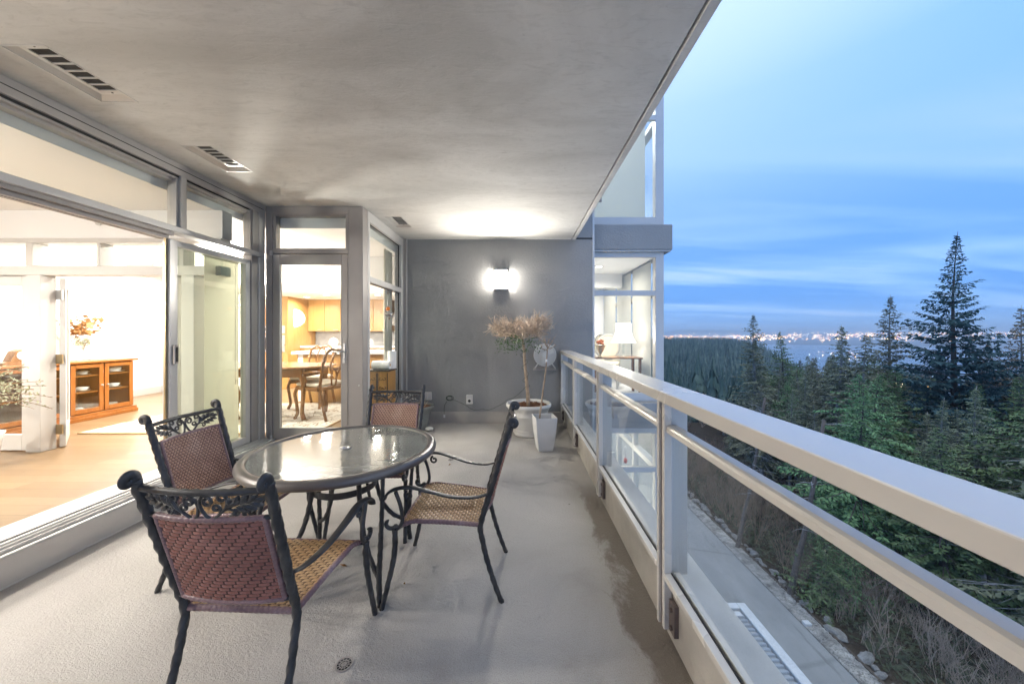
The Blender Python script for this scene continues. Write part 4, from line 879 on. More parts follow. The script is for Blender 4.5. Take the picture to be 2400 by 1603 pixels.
ov = empty('oven_tower', (-5.3, 7.9, ZF), 0, 'tall honey wood unit with built-in microwave and oven', 'oven unit')
MB().box(-5.64, -4.945, 7.6, 8.64, ZF+0.001, 2.188).build('tower', MT['honey'], ov)
for z0, z1, nm in ((1.40, 1.56, 'microwave'), (1.0, 1.36, 'oven')):
    o = MB().box(-5.5, -5.0, 7.585, 7.599, z0, z1).build(nm, MT['steel'], ov, bevel=0.002); MB().box(-5.42, -5.12, 7.580, 7.5845, z0+0.05, z1-0.05).build('window', MT['dark'], o)
for i, (x, y, s_, lab) in enumerate([(-4.30, 8.25, 1.0, 'white lidded pot at the left of the kitchen counter'), (-3.85, 8.25, 0.95, 'patterned white lidded jar in the middle of the kitchen counter'), (-3.45, 8.22, 0.9, 'white teapot-shaped jar on the kitchen counter beside the hob')]):
    g = empty('lidded_pot', (x, y, ZF+0.911), 0, lab, 'pot', 'pots on the kitchen counter'); z = ZF+0.911
    MB().lathe([(0.07*s_,0.001),(0.10*s_,0.05*s_),(0.10*s_,0.12*s_),(0.08*s_,0.14*s_)], 18, (x,y,z)).build('pot', MT['china'], g, smooth=True); MB().lathe([(0.085*s_,0.141*s_),(0.06*s_,0.165*s_),(0.012,0.175*s_),(0.014,0.19*s_),(0.001,0.195*s_)], 18, (x,y,z)).build('lid', MT['china'], g, smooth=True)
g = empty('serving_platter', (-3.25, 6.4, ZF+0.885), 0, 'wide white platter on the kitchen island counter', 'platter'); MB().lathe([(0.10,0.001),(0.24,0.045),(0.245,0.05),(0.10,0.012)], 28, (-3.25,6.4,ZF+0.8855)).build('dish', MT['china'], g, smooth=True)
for i, (x, c_, lab) in enumerate([(-2.23, 'china', 'white kettle on the kitchen counter seen through the side window'), (-2.08, 'steel', 'steel kettle on the counter seen through the side window'), (-1.97, 'dark', 'dark coffee pot at the end of the kitchen counter')]):
    g = empty('kettle', (x, 8.25, ZF+0.911), 0, lab, 'kettle', 'kettles on the kitchen counter'); z = ZF+0.911
    MB().lathe([(0.05,0.001),(0.055,0.04),(0.045,0.16),(0.03,0.19),(0.008,0.2)], 16, (x,8.25,z)).build('body', MT[c_], g, smooth=True); MB().tube([(x+0.045,8.25,z+0.15),(x+0.085,8.25,z+0.13),(x+0.08,8.25,z+0.05),(x+0.05,8.25,z+0.04)], 0.006, 6).build('handle', MT['dark'], g, smooth=True)
for k_, (x, y) in enumerate([(-4.9, 6.5), (-3.95, 7.3), (-2.9, 7.3), (-2.15, 6.3), (-4.6, 7.7)]): downlight(x, y, 2.19, 14, 'round recessed light in the lowered kitchen ceiling', 'kitchen ceiling lights')
# things just inside the side window
p = px(899, 890, 4.95)
cab = empty('scrollwork_cabinet', (p.x-0.05, 4.95, ZF), 0, 'small wooden cabinet with black scrollwork doors inside the side window', 'cabinet')
x0, x1, ya, yb, z1 = p.x-0.20, p.x+0.10, 4.85, 5.15, 0.875
MB().box(x0, x1, ya, yb, ZF+0.001, z1).build('case', MT['honey'], cab, bevel=0.003)
m = MB()
for k in range(2):
    cx0 = x0+0.075+0.15*k
    for z in (0.30, 0.42, 0.54, 0.66, 0.78):
        for s_ in (-1, 1): m.tube([(cx0+s_*a, ya-0.006, z+b) for a, b in spiral((0.028, 0), 0.028, 0.006, PI, PI+5.5, 14)], 0.004, 5)
    m.box(cx0-0.070, cx0-0.062, ya-0.01, ya-0.001, ZF+0.03, z1-0.02).box(cx0+0.062, cx0+0.070, ya-0.01, ya-0.001, ZF+0.03, z1-0.02)
m.build('scrollwork', MT['iron_in'], cab); MB().box(x0-0.015, x1+0.015, ya-0.02, yb+0.015, z1+0.0005, z1+0.02).build('top', MT['iron_in'], cab)
tw = empty('paper_towel_roll', (p.x, 4.95, z1+0.02), 0, 'white paper towel roll lying on the scrollwork cabinet', 'paper roll'); MB().tube([(x0+0.05, 4.95, z1+0.082), (x1-0.01, 4.95, z1+0.082)], 0.06, 20).build('roll', MT['china'], tw, smooth=False)
MB().tube([(x1-0.0095, 4.95, z1+0.082), (x1-0.005, 4.95, z1+0.082)], 0.018, 12).build('core', MT['rugb'], tw)
tw2 = empty('paper_towel_holder', (x1-0.02, 5.08, z1+0.02), 0, 'upright white towel roll behind the lying roll on the cabinet', 'paper roll'); MB().lathe([(0.055,0.006),(0.06,0.01),(0.06,0.25),(0.05,0.25)], 18, (x1-0.025,5.075,z1+0.021), True, True).build('roll', MT['china'], tw2); MB().lathe([(0.07,0.0),(0.07,0.005)], 18, (x1-0.025,5.075,z1+0.0205), True, True).build('base', MT['steel'], tw2)
cu = empty('side_curtain', (-1.95, 5.3, ZF), 0, 'pale cream curtain drawn to the far end of the side window', 'curtain')
m = MB(); N = 26
for i in range(N+1):
    y = 5.14+0.28*i/N; x = -1.945+0.022*math.sin(i*1.9)
    m.v += [(x, y, ZF+0.01), (x, y, ZI-0.02)]
m.f = [(2*i, 2*i+2, 2*i+3, 2*i+1) for i in range(N)]; MT['curtain'] = grime('cream_curtain', (0.62,0.58,0.48), 0.85, 0.05)
o = m.build('cloth', MT['curtain'], cu, smooth=True); sd = o.modifiers.new('t', 'SOLIDIFY'); sd.thickness = 0.003
op = px(909, 724, 5.05); orn = empty('hanging_ornament', op, 0, 'hanging string ornament with an orange ball inside the side window', 'ornament')
MB().tube([op+Vector((0,0,0.5)), op+Vector((0,0,-0.35))], 0.0015, 4).build('string', MT['steel'], orn); MB().ball(op, 0.030, 12, 9).build('ball', MT['orange'], orn, smooth=True)
spray('leaves', op+Vector((0,0,0.20)), 0.1, 6, 0.06, MT['steel'], orn, 0.03, 9); spray('leaves', op+Vector((0.02,0,-0.16)), 0.12, 8, 0.09, MT['steel'], orn, 0.03, 11)
# potted shrub at the left edge of the living room
pp = px(-75, 850, 3.05)
ps = empty('indoor_shrub', (pp.x, pp.y, ZF), 0, 'fine-leaved pale shrub at the left edge of the living room', 'plant')
MB().lathe([(0.14,0.001),(0.18,0.30),(0.19,0.32),(0.17,0.32),(0.15,0.25)], 24, (pp.x,pp.y,ZF)).build('pot', MT['china'], ps, smooth=True)
q = random.Random(5); st_ = MB(); lf = MB()
for i in range(90):
    a = q.uniform(0, 2*PI); el = q.uniform(0.1, 1.3); d = Vector((math.cos(a)*math.cos(el), math.sin(a)*math.cos(el), math.sin(el))); c0 = Vector((pp.x, pp.y, ZF+0.62)); L = q.uniform(0.30, 0.56)
    P = [c0+d*L*t+Vector((0,0,-0.18*t*t)) for t in (0,.25,.5,.75,1)]; st_.tube(P, 0.0022, 4)
    for k in range(22):
        t = q.uniform(0.25, 1); pnt = c0+d*L*t+Vector((0,0,-0.18*t*t)); e = Vector((q.gauss(0,1),q.gauss(0,1),q.gauss(0,1))).normalized(); u = e.orthogonal().normalized(); s_ = q.uniform(0.012, 0.022)
        lf.add([pnt, pnt+e*s_+u*s_*0.35, pnt+e*s_*1.8, pnt+e*s_-u*s_*0.35], [(0,1,2,3)])
st_.tube([(pp.x,pp.y,ZF+0.25),(pp.x,pp.y,ZF+0.64)], 0.012, 8).build('branches', MT['twig'], ps); lf.build('leaves', MT['leaf_pale'], ps)['kind'] = 'stuff'

# ================================================================== GLAZED BAY BEYOND THE END WALL
YW = 5.77; XR = 2.372
bay = empty('building_bay', (1.8, YW, -0.127), 0, 'glazed corner bay of the building with grey floor bands', 'building')
XB0 = 1.197
for k, zb in enumerate((-3.0, -0.127, 2.735, 5.6)):
    MB().box(XB0, XR+0.11, YW-0.09, 9.4, zb, zb+0.415).build('floor_band', MT['stucco'], bay, bevel=0.02, segs=2)
    MB().box(XB0, XR+0.085, YW-0.075, 9.4, zb-0.018, zb-0.001).build('drip_trim', MT['alu'], bay)
def storey(z0, z1, lit):
    f = MB(); zt0 = z0+(2.18-0.288); zt1 = zt0+0.085
    f.box(XB0, 1.225, YW, YW+0.06, z0, z1).box(XR-0.135, XR, YW, YW+0.13, z0, z1).box(1.225, XR-0.135, YW, YW+0.06, z0, z0+0.14).box(1.225, XR-0.135, YW, YW+0.06, z1-0.10, z1).box(1.225, XR-0.135, YW, YW+0.06, zt0-0.17, zt0-0.085)
    f.box(XR-0.13, XR, YW+0.131, 9.3, z0, z0+0.14).box(XR-0.13, XR, YW+0.131, 9.3, z1-0.1, z1).box(XR-0.13, XR, YW+0.131, 9.3, zt0-0.17, zt0-0.085)
    for y in (6.9, 8.0, 9.2): f.box(XR-0.13, XR-0.03, y, y+0.06, z0+0.141, zt0-0.171); f.box(XR-0.13, XR-0.03, y, y+0.06, zt0-0.084, z1-0.101)
    f.build('window_frame', MT['alu'], bay, bevel=0.002)
    MB().box(1.225, XR-0.135, YW+0.025, YW+0.032, z0+0.14, zt0-0.17).build('window_pane', MT['glass'], bay); MB().box(1.225, XR-0.135, YW+0.025, YW+0.032, zt0-0.085, z1-0.10).build('window_pane', MT['glass'], bay)
    for y in (YW+0.132, 6.96, 8.06):
        ye = {YW+0.132: 6.9, 6.96: 8.0, 8.06: 9.2}[y]
        MB().box(XR-0.08, XR-0.073, y, ye, z0+0.14, zt0-0.17).build('window_pane', MT['glass'], bay); MB().box(XR-0.08, XR-0.073, y, ye, zt0-0.085, z1-0.1).build('window_pane', MT['glass'], bay)
    rm = MB().box(-1.2, XR-0.14, 9.25, 9.35, z0, z1).box(-1.25, -1.2, YW, 9.35, z0, z1).box(-1.2, XR-0.14, YW+0.07, 9.25, z1-0.095, z1-0.001).box(-1.2, XR-0.14, YW+0.07, 9.25, z0+0.001, z0+0.05)
    rm.box(-1.2, 1.19, YW, YW+0.06, z0, z1).build('room_lining', MT['white'], bay)
for z0, z1 in ((-2.585, -0.128), (0.289, 2.734), (3.151, 5.599)): storey(z0, z1, True)
# a beam and inner sash lines of the lit room, a pale blind upstairs, a hanging kitchen string downstairs
MB().box(1.24, XR-0.2, 7.4, 7.6, 2.36, 2.638).build('ceiling_beam', MT['white'], bay)
for a_, b_ in ((YW+0.16, 6.88), (6.98, 7.98), (8.08, 9.18)): MB().box(XR-0.152, XR-0.149, a_, b_, 0.45, 2.60).build('roller_blind', MT['blind'], bay)
MB().box(1.23, 2.09, YW+0.07, YW+0.073, 3.30, 5.48).build('roller_blind', MT['blind'], bay)
pipe = empty('overflow_pipe', (1.0, YB, 3.2), 0, 'short grey drain spout sticking out below the ceiling edge', 'pipe')
pq = px(1402, 466, YB-0.25); MB().tube([(pq.x-0.24, YB-0.20, pq.z), (pq.x+0.06, YB-0.20, pq.z)], 0.035, 14).build('spout', MT['alu_dk'], pipe, smooth=False); MB().tube([(pq.x-0.2, YB-0.2, pq.z), (pq.x-0.2, YB-0.001, pq.z)], 0.03, 12).build('elbow', MT['alu_dk'], pipe)
for k_, (x, y, z) in enumerate([(1.5, 6.6, 2.638), (0.2, 7.6, 2.638), (1.5, 8.4, 2.638)]): downlight(x, y, z, 13, 'round recessed light in the bay room ceiling', 'bay room ceiling lights')
for k_, (x, y, z) in enumerate([(1.5, 6.8, 5.503), (0.6, 7.8, 5.503)]): downlight(x, y, z, 18, 'added recessed light brightening the room above the bay', 'added upper bay lights', (0.86, 0.94, 1.0))  # unseen lamps added to brighten the upper window
for k_, (x, y, z) in enumerate([(1.5, 6.6, -0.224), (1.4, 8.2, -0.224)]): downlight(x, y, z, 20, 'round recessed light in the room below the bay', 'lower bay ceiling lights')
ls = empty('string_decoration', px(1467, 1070, YW+0.3), 0, 'hanging red and white trinket in the window of the storey below', 'ornament')
lp = px(1466, 1060, YW+0.3); MB().tube([lp+Vector((0,0,0.12)), lp+Vector((0,0,-0.1))], 0.006, 6).ball(lp+Vector((0,0,0.09)), 0.018).build('cord', MT['china'], ls); MB().ball(lp+Vector((0,0,-0.14)), 0.045, 10, 8, (0.7,0.7,1.1)).build('bauble', grime('red_bauble', (0.55,0.06,0.05), 0.4, 0.5, 14), ls, smooth=True)
# side table, lamp, urn and chairs inside the bay
tz = 0.98
bt = empty('bay_side_table', (1.72, 6.35, 0.34), 0, 'dark side table under the lamp in the bay window', 'table')
MB().box(1.30, 2.15, 6.10, 6.55, tz-0.025, tz).build('top', MT['walnut'], bt, bevel=0.004)
for x in (1.34, 2.11):
    for y in (6.14, 6.51): MB().box(x-0.02, x+0.02, y-0.02, y+0.02, 0.341, tz-0.026).build('leg', MT['walnut'], bt)
lpx = px(1461, 780, 6.3)
tl = empty('table_lamp', (lpx.x, 6.3, tz), 0, 'lit table lamp with bell shade and crystal stem in the bay', 'lamp')
MT['shade'] = emit_mat('lit_lamp_shade', (1.0, 0.92, 0.80), 3.2)
MB().lathe([(0.215,1.235-tz),(0.205,1.245-tz),(0.175,1.30-tz),(0.15,1.36-tz),(0.135,1.43-tz),(0.128,1.575-tz),(0.124,1.575-tz),(0.13,1.43-tz),(0.17,1.30-tz),(0.21,1.235-tz)], 28, (lpx.x,6.3,tz), False).build('shade', MT['shade'], tl, smooth=True)
MB().lathe([(0.08,0.001),(0.08,0.02),(0.03,0.04),(0.018,0.06),(0.026,0.10),(0.018,0.14),(0.028,0.19),(0.018,0.24),(0.018,0.36)], 16, (lpx.x,6.3,tz)).build('stem', MT['clear'], tl, smooth=True)
lamp('lamp_light', 'POINT', (lpx.x, 6.3, tz+0.42), 6, 0.06, tl)
ux = px(1407, 815, 6.2); ur = empty('flower_urn', (ux.x, 6.2, tz), 0, 'bronze footed urn of orange flowers beside the bay lamp', 'urn')
MB().lathe([(0.05,0.001),(0.05,0.012),(0.018,0.03),(0.018,0.055),(0.05,0.11),(0.085,0.20),(0.10,0.205),(0.10,0.215),(0.08,0.215),(0.05,0.13)], 18, (ux.x,6.2,tz)).build('bowl', MT['brass'], ur, smooth=True)
m = MB(); q = random.Random(2)
for i in range(34): 
    a = q.uniform(0,2*PI); r_ = q.uniform(0,0.06); m.ball((ux.x+r_*math.cos(a), 6.2+r_*math.sin(a), tz+0.23+q.uniform(0,0.07)), q.uniform(0.012,0.022), 6, 4)
m.build('flowers', MT['orange'], ur)['kind'] = 'stuff'
for i, (x, y, rz, lab) in enumerate([(1.75, 7.0, 160, 'pale upholstered oval-back chair behind the bay lamp'), (2.0, 7.9, 200, 'grey oval-back chair near the bay corner window')]):
    t = empty('oval_back_chair', (x, y, 0.34), R(rz), lab, 'chair', 'oval-back chairs in the bay')
    MB().box(-0.24,0.24,-0.22,0.24,0.42,0.50).build('seat', MT['cream'], t, bevel=0.02, world=False)
    m = MB(); N = 28; P = [(0.22*math.cos(2*PI*j/N), -0.25-0.03*math.sin(2*PI*j/N), 0.78+0.25*math.sin(2*PI*j/N)) for j in range(N+1)]; m.tube(P, 0.02, 8).build('back_frame', MT['white_trim'], t, smooth=True, world=False)
    m = MB(); m.add([(p[0]*0.92, p[1], 0.78+(p[2]-0.78)*0.92) for p in P[:-1]]+[(p[0]*0.92, p[1]+0.03, 0.78+(p[2]-0.78)*0.92) for p in P[:-1]], [tuple(range(N)), tuple(reversed(range(N, 2*N)))]+[(j, N+j, N+(j+1) % N, (j+1) % N) for j in range(N)]); m.build('back_pad', MT['cream'], t, world=False)
    for a, b in ((-0.2,-0.2),(0.2,-0.2),(-0.2,0.2),(0.2,0.2)): MB().tube([(a,b,0.42),(a*1.05,b*1.05,0.0)], [0.02,0.014], 8).build('leg', MT['white_trim'], t, smooth=True, world=False)

# chandelier over the dining table and a globe floor lamp in the living room
cx0_, cy0_, cz0_ = -4.30, 5.20, 1.93
cd = empty('chandelier', (cx0_, cy0_, ZI), 0, 'lit crystal chandelier hanging over the dining table', 'chandelier')
MB().tube([(cx0_,cy0_,ZI-0.001),(cx0_,cy0_,cz0_-0.12)], 0.006, 8).build('rod', MT['brass'], cd); MB().lathe([(0.06,-0.002),(0.06,-0.02),(0.01,-0.03)], 18, (cx0_,cy0_,ZI), False).build('canopy', MT['brass'], cd, smooth=True)
for k in range(6):
    a = 2*PI*k/6; ca, sa = math.cos(a), math.sin(a)
    MB().tube(catmull([(cx0_,cy0_,cz0_-0.10),(cx0_+0.12*ca,cy0_+0.12*sa,cz0_-0.16),(cx0_+0.24*ca,cy0_+0.24*sa,cz0_-0.10),(cx0_+0.26*ca,cy0_+0.26*sa,cz0_-0.02)], 5), 0.006, 6).build('arm', MT['brass'], cd, smooth=True)
    MB().ball((cx0_+0.26*ca,cy0_+0.26*sa,cz0_+0.025), 0.022, 8, 6, (1,1,1.6)).build('bulb', MT['lamp_on'], cd, smooth=True)
lamp('lamp_light', 'POINT', (cx0_, cy0_, cz0_+0.02), 118, 0.10, cd)
gl_ = empty('globe_floor_lamp', (-4.75, 0.75, ZF), 0, 'lit white globe floor lamp in the living room beyond the left edge', 'floor lamp')
MT['globe'] = emit_mat('lit_paper_globe', (1.0, 0.94, 0.86), 56.0)
MB().ball((-4.75,0.75,1.72), 0.19, 20, 14).build('globe', MT['globe'], gl_, smooth=True); MB().tube([(-4.75,0.75,ZF+0.02),(-4.75,0.75,1.535)], 0.012, 10).build('pole', MT['brass'], gl_); MB().lathe([(0.15,0.001),(0.15,0.02),(0.02,0.03)], 24, (-4.75,0.75,ZF)).build('base', MT['brass'], gl_)
# ================================================================== SMALL THINGS ON THE BALCONY
MT['pot_w'] = grime('white_glazed_pot', (0.62,0.60,0.56), 0.45, 0.06, 4)
MT['planter'] = grime('pale_grey_planter', (0.56,0.555,0.55), 0.5, 0.05, 5, bump=0.15, bscale=150)
MT['pot_g'] = grime('grey_green_pot', (0.22,0.23,0.215), 0.5, 0.15, 5)
MT['bark_chip'] = grime('bark_chips', (0.22,0.10,0.05), 0.9, 0.5, 30)
MT['soil'] = grime('dark_soil', (0.035,0.028,0.022), 0.95, 0.3, 30)
MT['bark_pale'] = grime('pale_bark', (0.36,0.27,0.19), 0.8, 0.35, 18, bump=0.5, bscale=60)
MT['leaf_green'] = grime('small_green_leaf', (0.06,0.12,0.035), 0.5, 0.4, 12)
MT['twig_tan'] = grime('bare_tan_twig', (0.52,0.41,0.31), 0.8, 0.4, 20)
MT['wire'] = grime('dark_green_wire', (0.02,0.035,0.022), 0.6)
def chips(m, c, r, z, n, q, s_=0.02):
    for i in range(n):
        a = q.uniform(0, 2*PI); rr = r*math.sqrt(q.random()); rot = Matrix.Rotation(q.uniform(0,PI), 3, 'Z') @ Matrix.Rotation(q.uniform(-0.6,0.6), 3, 'X')
        m.obox((c[0]+rr*math.cos(a), c[1]+rr*math.sin(a), z+q.uniform(0,0.012)), (s_*q.uniform(0.8,2.0), s_*q.uniform(0.4,0.8), s_*0.35), rot)
# large round pot with a standard tree
px0, py0 = 0.145, 4.92
rp = empty('round_planter', (px0, py0, 0), 0, 'large white ribbed round pot filled with bark chips', 'planter')
prof = [(0.195,0.0),(0.205,0.02),(0.213,0.045),(0.208,0.052),(0.216,0.07),(0.222,0.085),(0.217,0.092),(0.226,0.11),(0.243,0.19),(0.257,0.265),(0.262,0.27),(0.268,0.285),(0.262,0.295),(0.270,0.33),(0.274,0.35),(0.285,0.355),(0.288,0.375),(0.300,0.38),(0.312,0.395),(0.313,0.425),(0.302,0.438),(0.288,0.436),(0.278,0.42),(0.272,0.38),(0.27,0.36)]
MB().lathe(prof, 56, (px0,py0,0.001)).build('pot', MT['pot_w'], rp, smooth=True)
MB().disc((px0,py0,0.388), 0.272, 'z', 0.01, 40).build('soil', MT['soil'], rp); q = random.Random(3); m = MB(); chips(m, (px0,py0), 0.262, 0.396, 420, q, 0.017); m.build('bark_chips', MT['bark_chip'], rp)['kind'] = 'stuff'
tr = empty('standard_tree', (px0, py0, 0.39), 0, 'small lollipop tree with bare tan twigs in the round white pot', 'tree')
tp = [Vector((px0-0.005, py0, 0.39)), Vector((px0-0.02, py0, 0.65)), Vector((px0-0.05, py0-0.01, 0.95)), Vector((px0-0.065, py0, 1.20)), Vector((px0-0.09, py0, 1.34))]
MB().tube(catmull(tp, 6), [0.027-0.011*i/24 for i in range(25)], 10).build('trunk', MT['bark_pale'], tr, smooth=True)
q = random.Random(12); tw = MB(); lf = MB(); top = Vector((px0-0.085, py0, 1.32)); tips = []
for i in range(34):
    a = q.uniform(0, 2*PI); rr = q.uniform(0.10, 0.34); e = top+Vector((math.cos(a)*rr-0.03, math.sin(a)*rr, q.uniform(0.03, 0.24)))
    tw.tube([top, top.lerp(e, 0.5)+Vector((0,0,0.02)), e], [0.008,0.006,0.004], 5); tips.append(e)
for e in tips:
    for k in range(9):
        out = Vector((e.x-top.x, e.y-top.y, 0)); d = (out*2.4+Vector((q.gauss(0,0.55), q.gauss(0,0.55), q.uniform(-0.05, 0.62)))).normalized(); L = q.uniform(0.12, 0.27); P_ = [e]
        for j in range(4): d = (d+Vector((q.gauss(0,0.35),q.gauss(0,0.35),q.gauss(0.03,0.30)))).normalized(); P_.append(P_[-1]+d*L/4)
        tw.tube(P_, [0.0058,0.0050,0.0042,0.0034,0.0024], 5)
        for j in range(3):
            g_ = P_[q.randint(1, 3)]; dd = (d+Vector((q.gauss(0,0.8),q.gauss(0,0.8),q.gauss(0.15,0.7)))).normalized(); tw.tube([g_, g_+dd*q.uniform(0.04,0.09)], [0.0036,0.0022], 4)
tw.build('twigs', MT['twig_tan'], tr)['kind'] = 'stuff'
for i in range(520):
    a = q.uniform(0, 2*PI); rr = q.uniform(0.05, 0.36); x = math.cos(a)*rr
    if q.random() < 0.5 and x > 0.05: continue
    p = top+Vector((x-0.03, math.sin(a)*rr, q.uniform(-0.14, 0.06)-0.05*(rr/0.36))); d = Vector((q.gauss(0,1),q.gauss(0,1),q.gauss(-0.2,0.7))).normalized(); u = d.orthogonal().normalized(); s_ = q.uniform(0.012,0.024)
    lf.add([p, p+d*s_+u*s_*0.45, p+d*s_*2, p+d*s_-u*s_*0.45], [(0,1,2,3)])
lf.build('leaves', MT['leaf_green'], tr)['kind'] = 'stuff'
# square planter with a bare stem
sq = empty('square_planter', (0.315, 4.27, 0), R(9), 'pale grey tapered square planter in front of the round pot', 'planter')
m = MB(); lv = [(0.082,0.0),(0.086,0.01),(0.100,0.10),(0.113,0.20),(0.122,0.30),(0.127,0.37),(0.130,0.405),(0.122,0.405),(0.118,0.37),(0.112,0.32)]
for h_, z in lv: m.v += [(-h_,-h_,z+0.001),(h_,-h_,z+0.001),(h_,h_,z+0.001),(-h_,h_,z+0.001)]
m.f = [(3,2,1,0)]+[(i*4+j, i*4+(j+1) % 4, i*4+4+(j+1) % 4, i*4+4+j) for i in range(len(lv)-1) for j in range(4)]
m.build('pot', MT['planter'], sq, bevel=0.004, world=False); MB().box(-0.114,0.114,-0.114,0.114,0.325,0.345).build('soil', MT['soil'], sq, world=False)
sk = empty('bare_stem_plant', (0.29, 4.27, 0.345), 0, 'single bare stem with a forked twiggy tip in the square planter', 'plant')
A = px(1265, 985, 4.25); B = px(1271, 930, 4.25); C_ = px(1279, 870, 4.27); D_ = px(1283, 818, 4.28)
MB().tube(catmull([Vector((0.285, 4.26, 0.34)), A+Vector((0,0,0.03)), B, C_, D_], 5), [0.0125-0.004*i/20 for i in range(21)], 8).build('stem', MT['bark_pale'], sk, smooth=True)
m = MB(); q = random.Random(8)
for tx_, ty_ in ((1262,795),(1272,790),(1290,792),(1301,790),(1303,808),(1296,800),(1266,806),(1288,800)):
    e = px(tx_, ty_, 4.28+q.uniform(-0.06,0.06)); s0 = D_+Vector((0,0,q.uniform(-0.02,0.02))); md = s0.lerp(e, 0.5)+Vector((q.gauss(0,0.012),0,q.gauss(0,0.01))); m.tube([s0, md, e], [0.006,0.005,0.0025], 6)
    for k in range(2): g_ = md.lerp(e, q.random()); m.tube([g_, g_+Vector((q.gauss(0,0.03), q.gauss(0,0.02), abs(q.gauss(0.02,0.02))))], [0.003,0.0015], 4)
m.build('forked_twigs', MT['bark_pale'], sk); MB().tube([px(1281,842,4.262), px(1281.5,848,4.262)], 0.014, 10).build('white_tie', MT['china'], sk)
# grey pot behind the far chair
gx, gy = -1.475, 5.17
gp_ = empty('grey_planter', (gx, gy, 0), 0, 'grey green pot with dry stalks behind the far patio chair', 'planter')
MB().lathe([(0.135,0.0),(0.15,0.04),(0.185,0.20),(0.215,0.30),(0.225,0.302),(0.242,0.325),(0.242,0.345),(0.222,0.35),(0.21,0.32)], 40, (gx,gy,0.001)).build('pot', MT['pot_g'], gp_, smooth=True); MB().disc((gx,gy,0.318), 0.209, 'z', 0.01, 32).build('soil', MT['bark_chip'], gp_)
m = MB(); q = random.Random(4)
for i in range(16): a = q.uniform(0,2*PI); m.tube([(gx+0.1*math.cos(a), gy+0.1*math.sin(a), 0.32), (gx+0.2*math.cos(a), gy+0.17*math.sin(a), 0.32+q.uniform(0.08,0.24))], [0.004,0.002], 5)
m.build('dry_stalks', MT['twig_tan'], gp_); MB().ball((gx+0.20, gy-0.10, 0.035), 0.05, 10, 7, (1.2,0.8,0.6)).build('pot_foot', MT['pot_w'], gp_, smooth=True)
# round white fan on a bracket
fx, fz = px(1277, 832, 5.36).x, px(1277, 832, 5.36).z; FY = 5.36
fn = empty('round_fan', (fx, FY, fz-0.17), 0, 'round white fan with wire guard on a wall bracket', 'fan')
m = MB(); N = 40
for r_, y in ((0.16, -0.055), (0.16, 0.04), (0.165, -0.01)): m.tube([(fx+r_*math.cos(2*PI*j/N), FY+y, fz+r_*math.sin(2*PI*j/N)) for j in range(N+1)], 0.007, 6, cap=False)
m.build('guard_ring', MT['plastic_w'], fn, smooth=True)
m = MB()
for r_ in (0.03, 0.055, 0.08, 0.105, 0.13): m.tube([(fx+r_*math.cos(2*PI*j/28), FY-0.062, fz+r_*math.sin(2*PI*j/28)) for j in range(29)], 0.0022, 4, cap=False)
for j in range(24): a = 2*PI*j/24; m.tube([(fx+0.02*math.cos(a), FY-0.066, fz+0.02*math.sin(a)), (fx+0.16*math.cos(a), FY-0.055, fz+0.16*math.sin(a))], 0.002, 4)
m.build('wire_guard', MT['plastic_w'], fn); MB().disc((fx,FY+0.02,fz), 0.155, 'y', 0.02, 40).build('drum_back', MT['plastic_w'], fn); MB().disc((fx,FY-0.05,fz), 0.045, 'y', 0.05, 20).build('hub', MT['plastic_w'], fn)
for j in range(3):
    a = 2*PI*j/3+0.4; b = MB(); c0 = Vector((fx,FY-0.02,fz)); d = Vector((math.cos(a),0,math.sin(a))); u = Vector((-d.z,0,d.x)); b.add([c0+d*0.03+u*0.02, c0+d*0.14+u*0.055+Vector((0,0.02,0)), c0+d*0.145-u*0.04-Vector((0,0.015,0)), c0+d*0.03-u*0.025], [(0,1,2,3)]); o = b.build('blade', MT['plastic_w'], fn); o.modifiers.new('t','SOLIDIFY').thickness = 0.004
for s_ in (-1, 1): MB().tube([(fx+s_*0.10, FY-0.02, fz-0.12), (fx+s_*0.155, FY-0.02, fz-0.20)], 0.009, 8).tube([(fx+s_*0.11, FY-0.02, fz+0.12), (fx+s_*0.145, FY-0.02, fz+0.155)], 0.009, 8).build('foot', MT['plastic_w'], fn)
MB().box(fx-0.17, fx+0.17, FY-0.08, YB-0.001, fz-0.225, fz-0.21).build('bracket_shelf', MT['alu_dk'], fn)
# electrical boxes, cord and fairy lights
a = px(1003, 928, YB-0.02); sb_ = empty('switch_box', (a.x, YB, a.z), 0, 'pale double switch box low on the grey wall by the window', 'switch'); MB().box(a.x-0.055, a.x+0.055, YB-0.03, YB-0.001, a.z-0.06, a.z+0.06).build('box', MT['plastic_w'], sb_, bevel=0.003)
for s_ in (-1, 1): MB().box(a.x+s_*0.027-0.022, a.x+s_*0.027+0.022, YB-0.034, YB-0.0305, a.z-0.05, a.z+0.05).build('flap', MT['planter'], sb_, bevel=0.001)
a = px(1100.5, 936, YB-0.02); ob = empty('power_outlet', (a.x, YB, a.z), 0, 'beige outdoor socket with a dark hole on the grey wall', 'outlet'); MB().box(a.x-0.05, a.x+0.05, YB-0.04, YB-0.001, a.z-0.07, a.z+0.07).build('box', MT['plastic_w'], ob, bevel=0.004); MB().disc((a.x, YB-0.041, a.z-0.02), 0.022, 'y', 0.004, 16).build('socket', MT['dark'], ob); MB().box(a.x-0.04, a.x+0.04, YB-0.046, YB-0.0405, a.z+0.03, a.z+0.06).build('cover_lip', MT['planter'], ob)
m = MB(); cc = px(1053, 933, YB-0.03); q = random.Random(6)
for k in range(3): m.tube([(cc.x+(0.04+0.01*k)*math.cos(t*0.5)+0.005*k, YB-0.022-0.006*k, cc.z+(0.028+0.006*k)*math.sin(t*0.5)) for t in range(14)], 0.0028, 5, cap=False)
P = [px(u, v, YB-0.02) for u, v in ((1048,940),(1042,950),(1041,962),(1042,970))]; m.tube(catmull(P, 4), 0.003, 5)
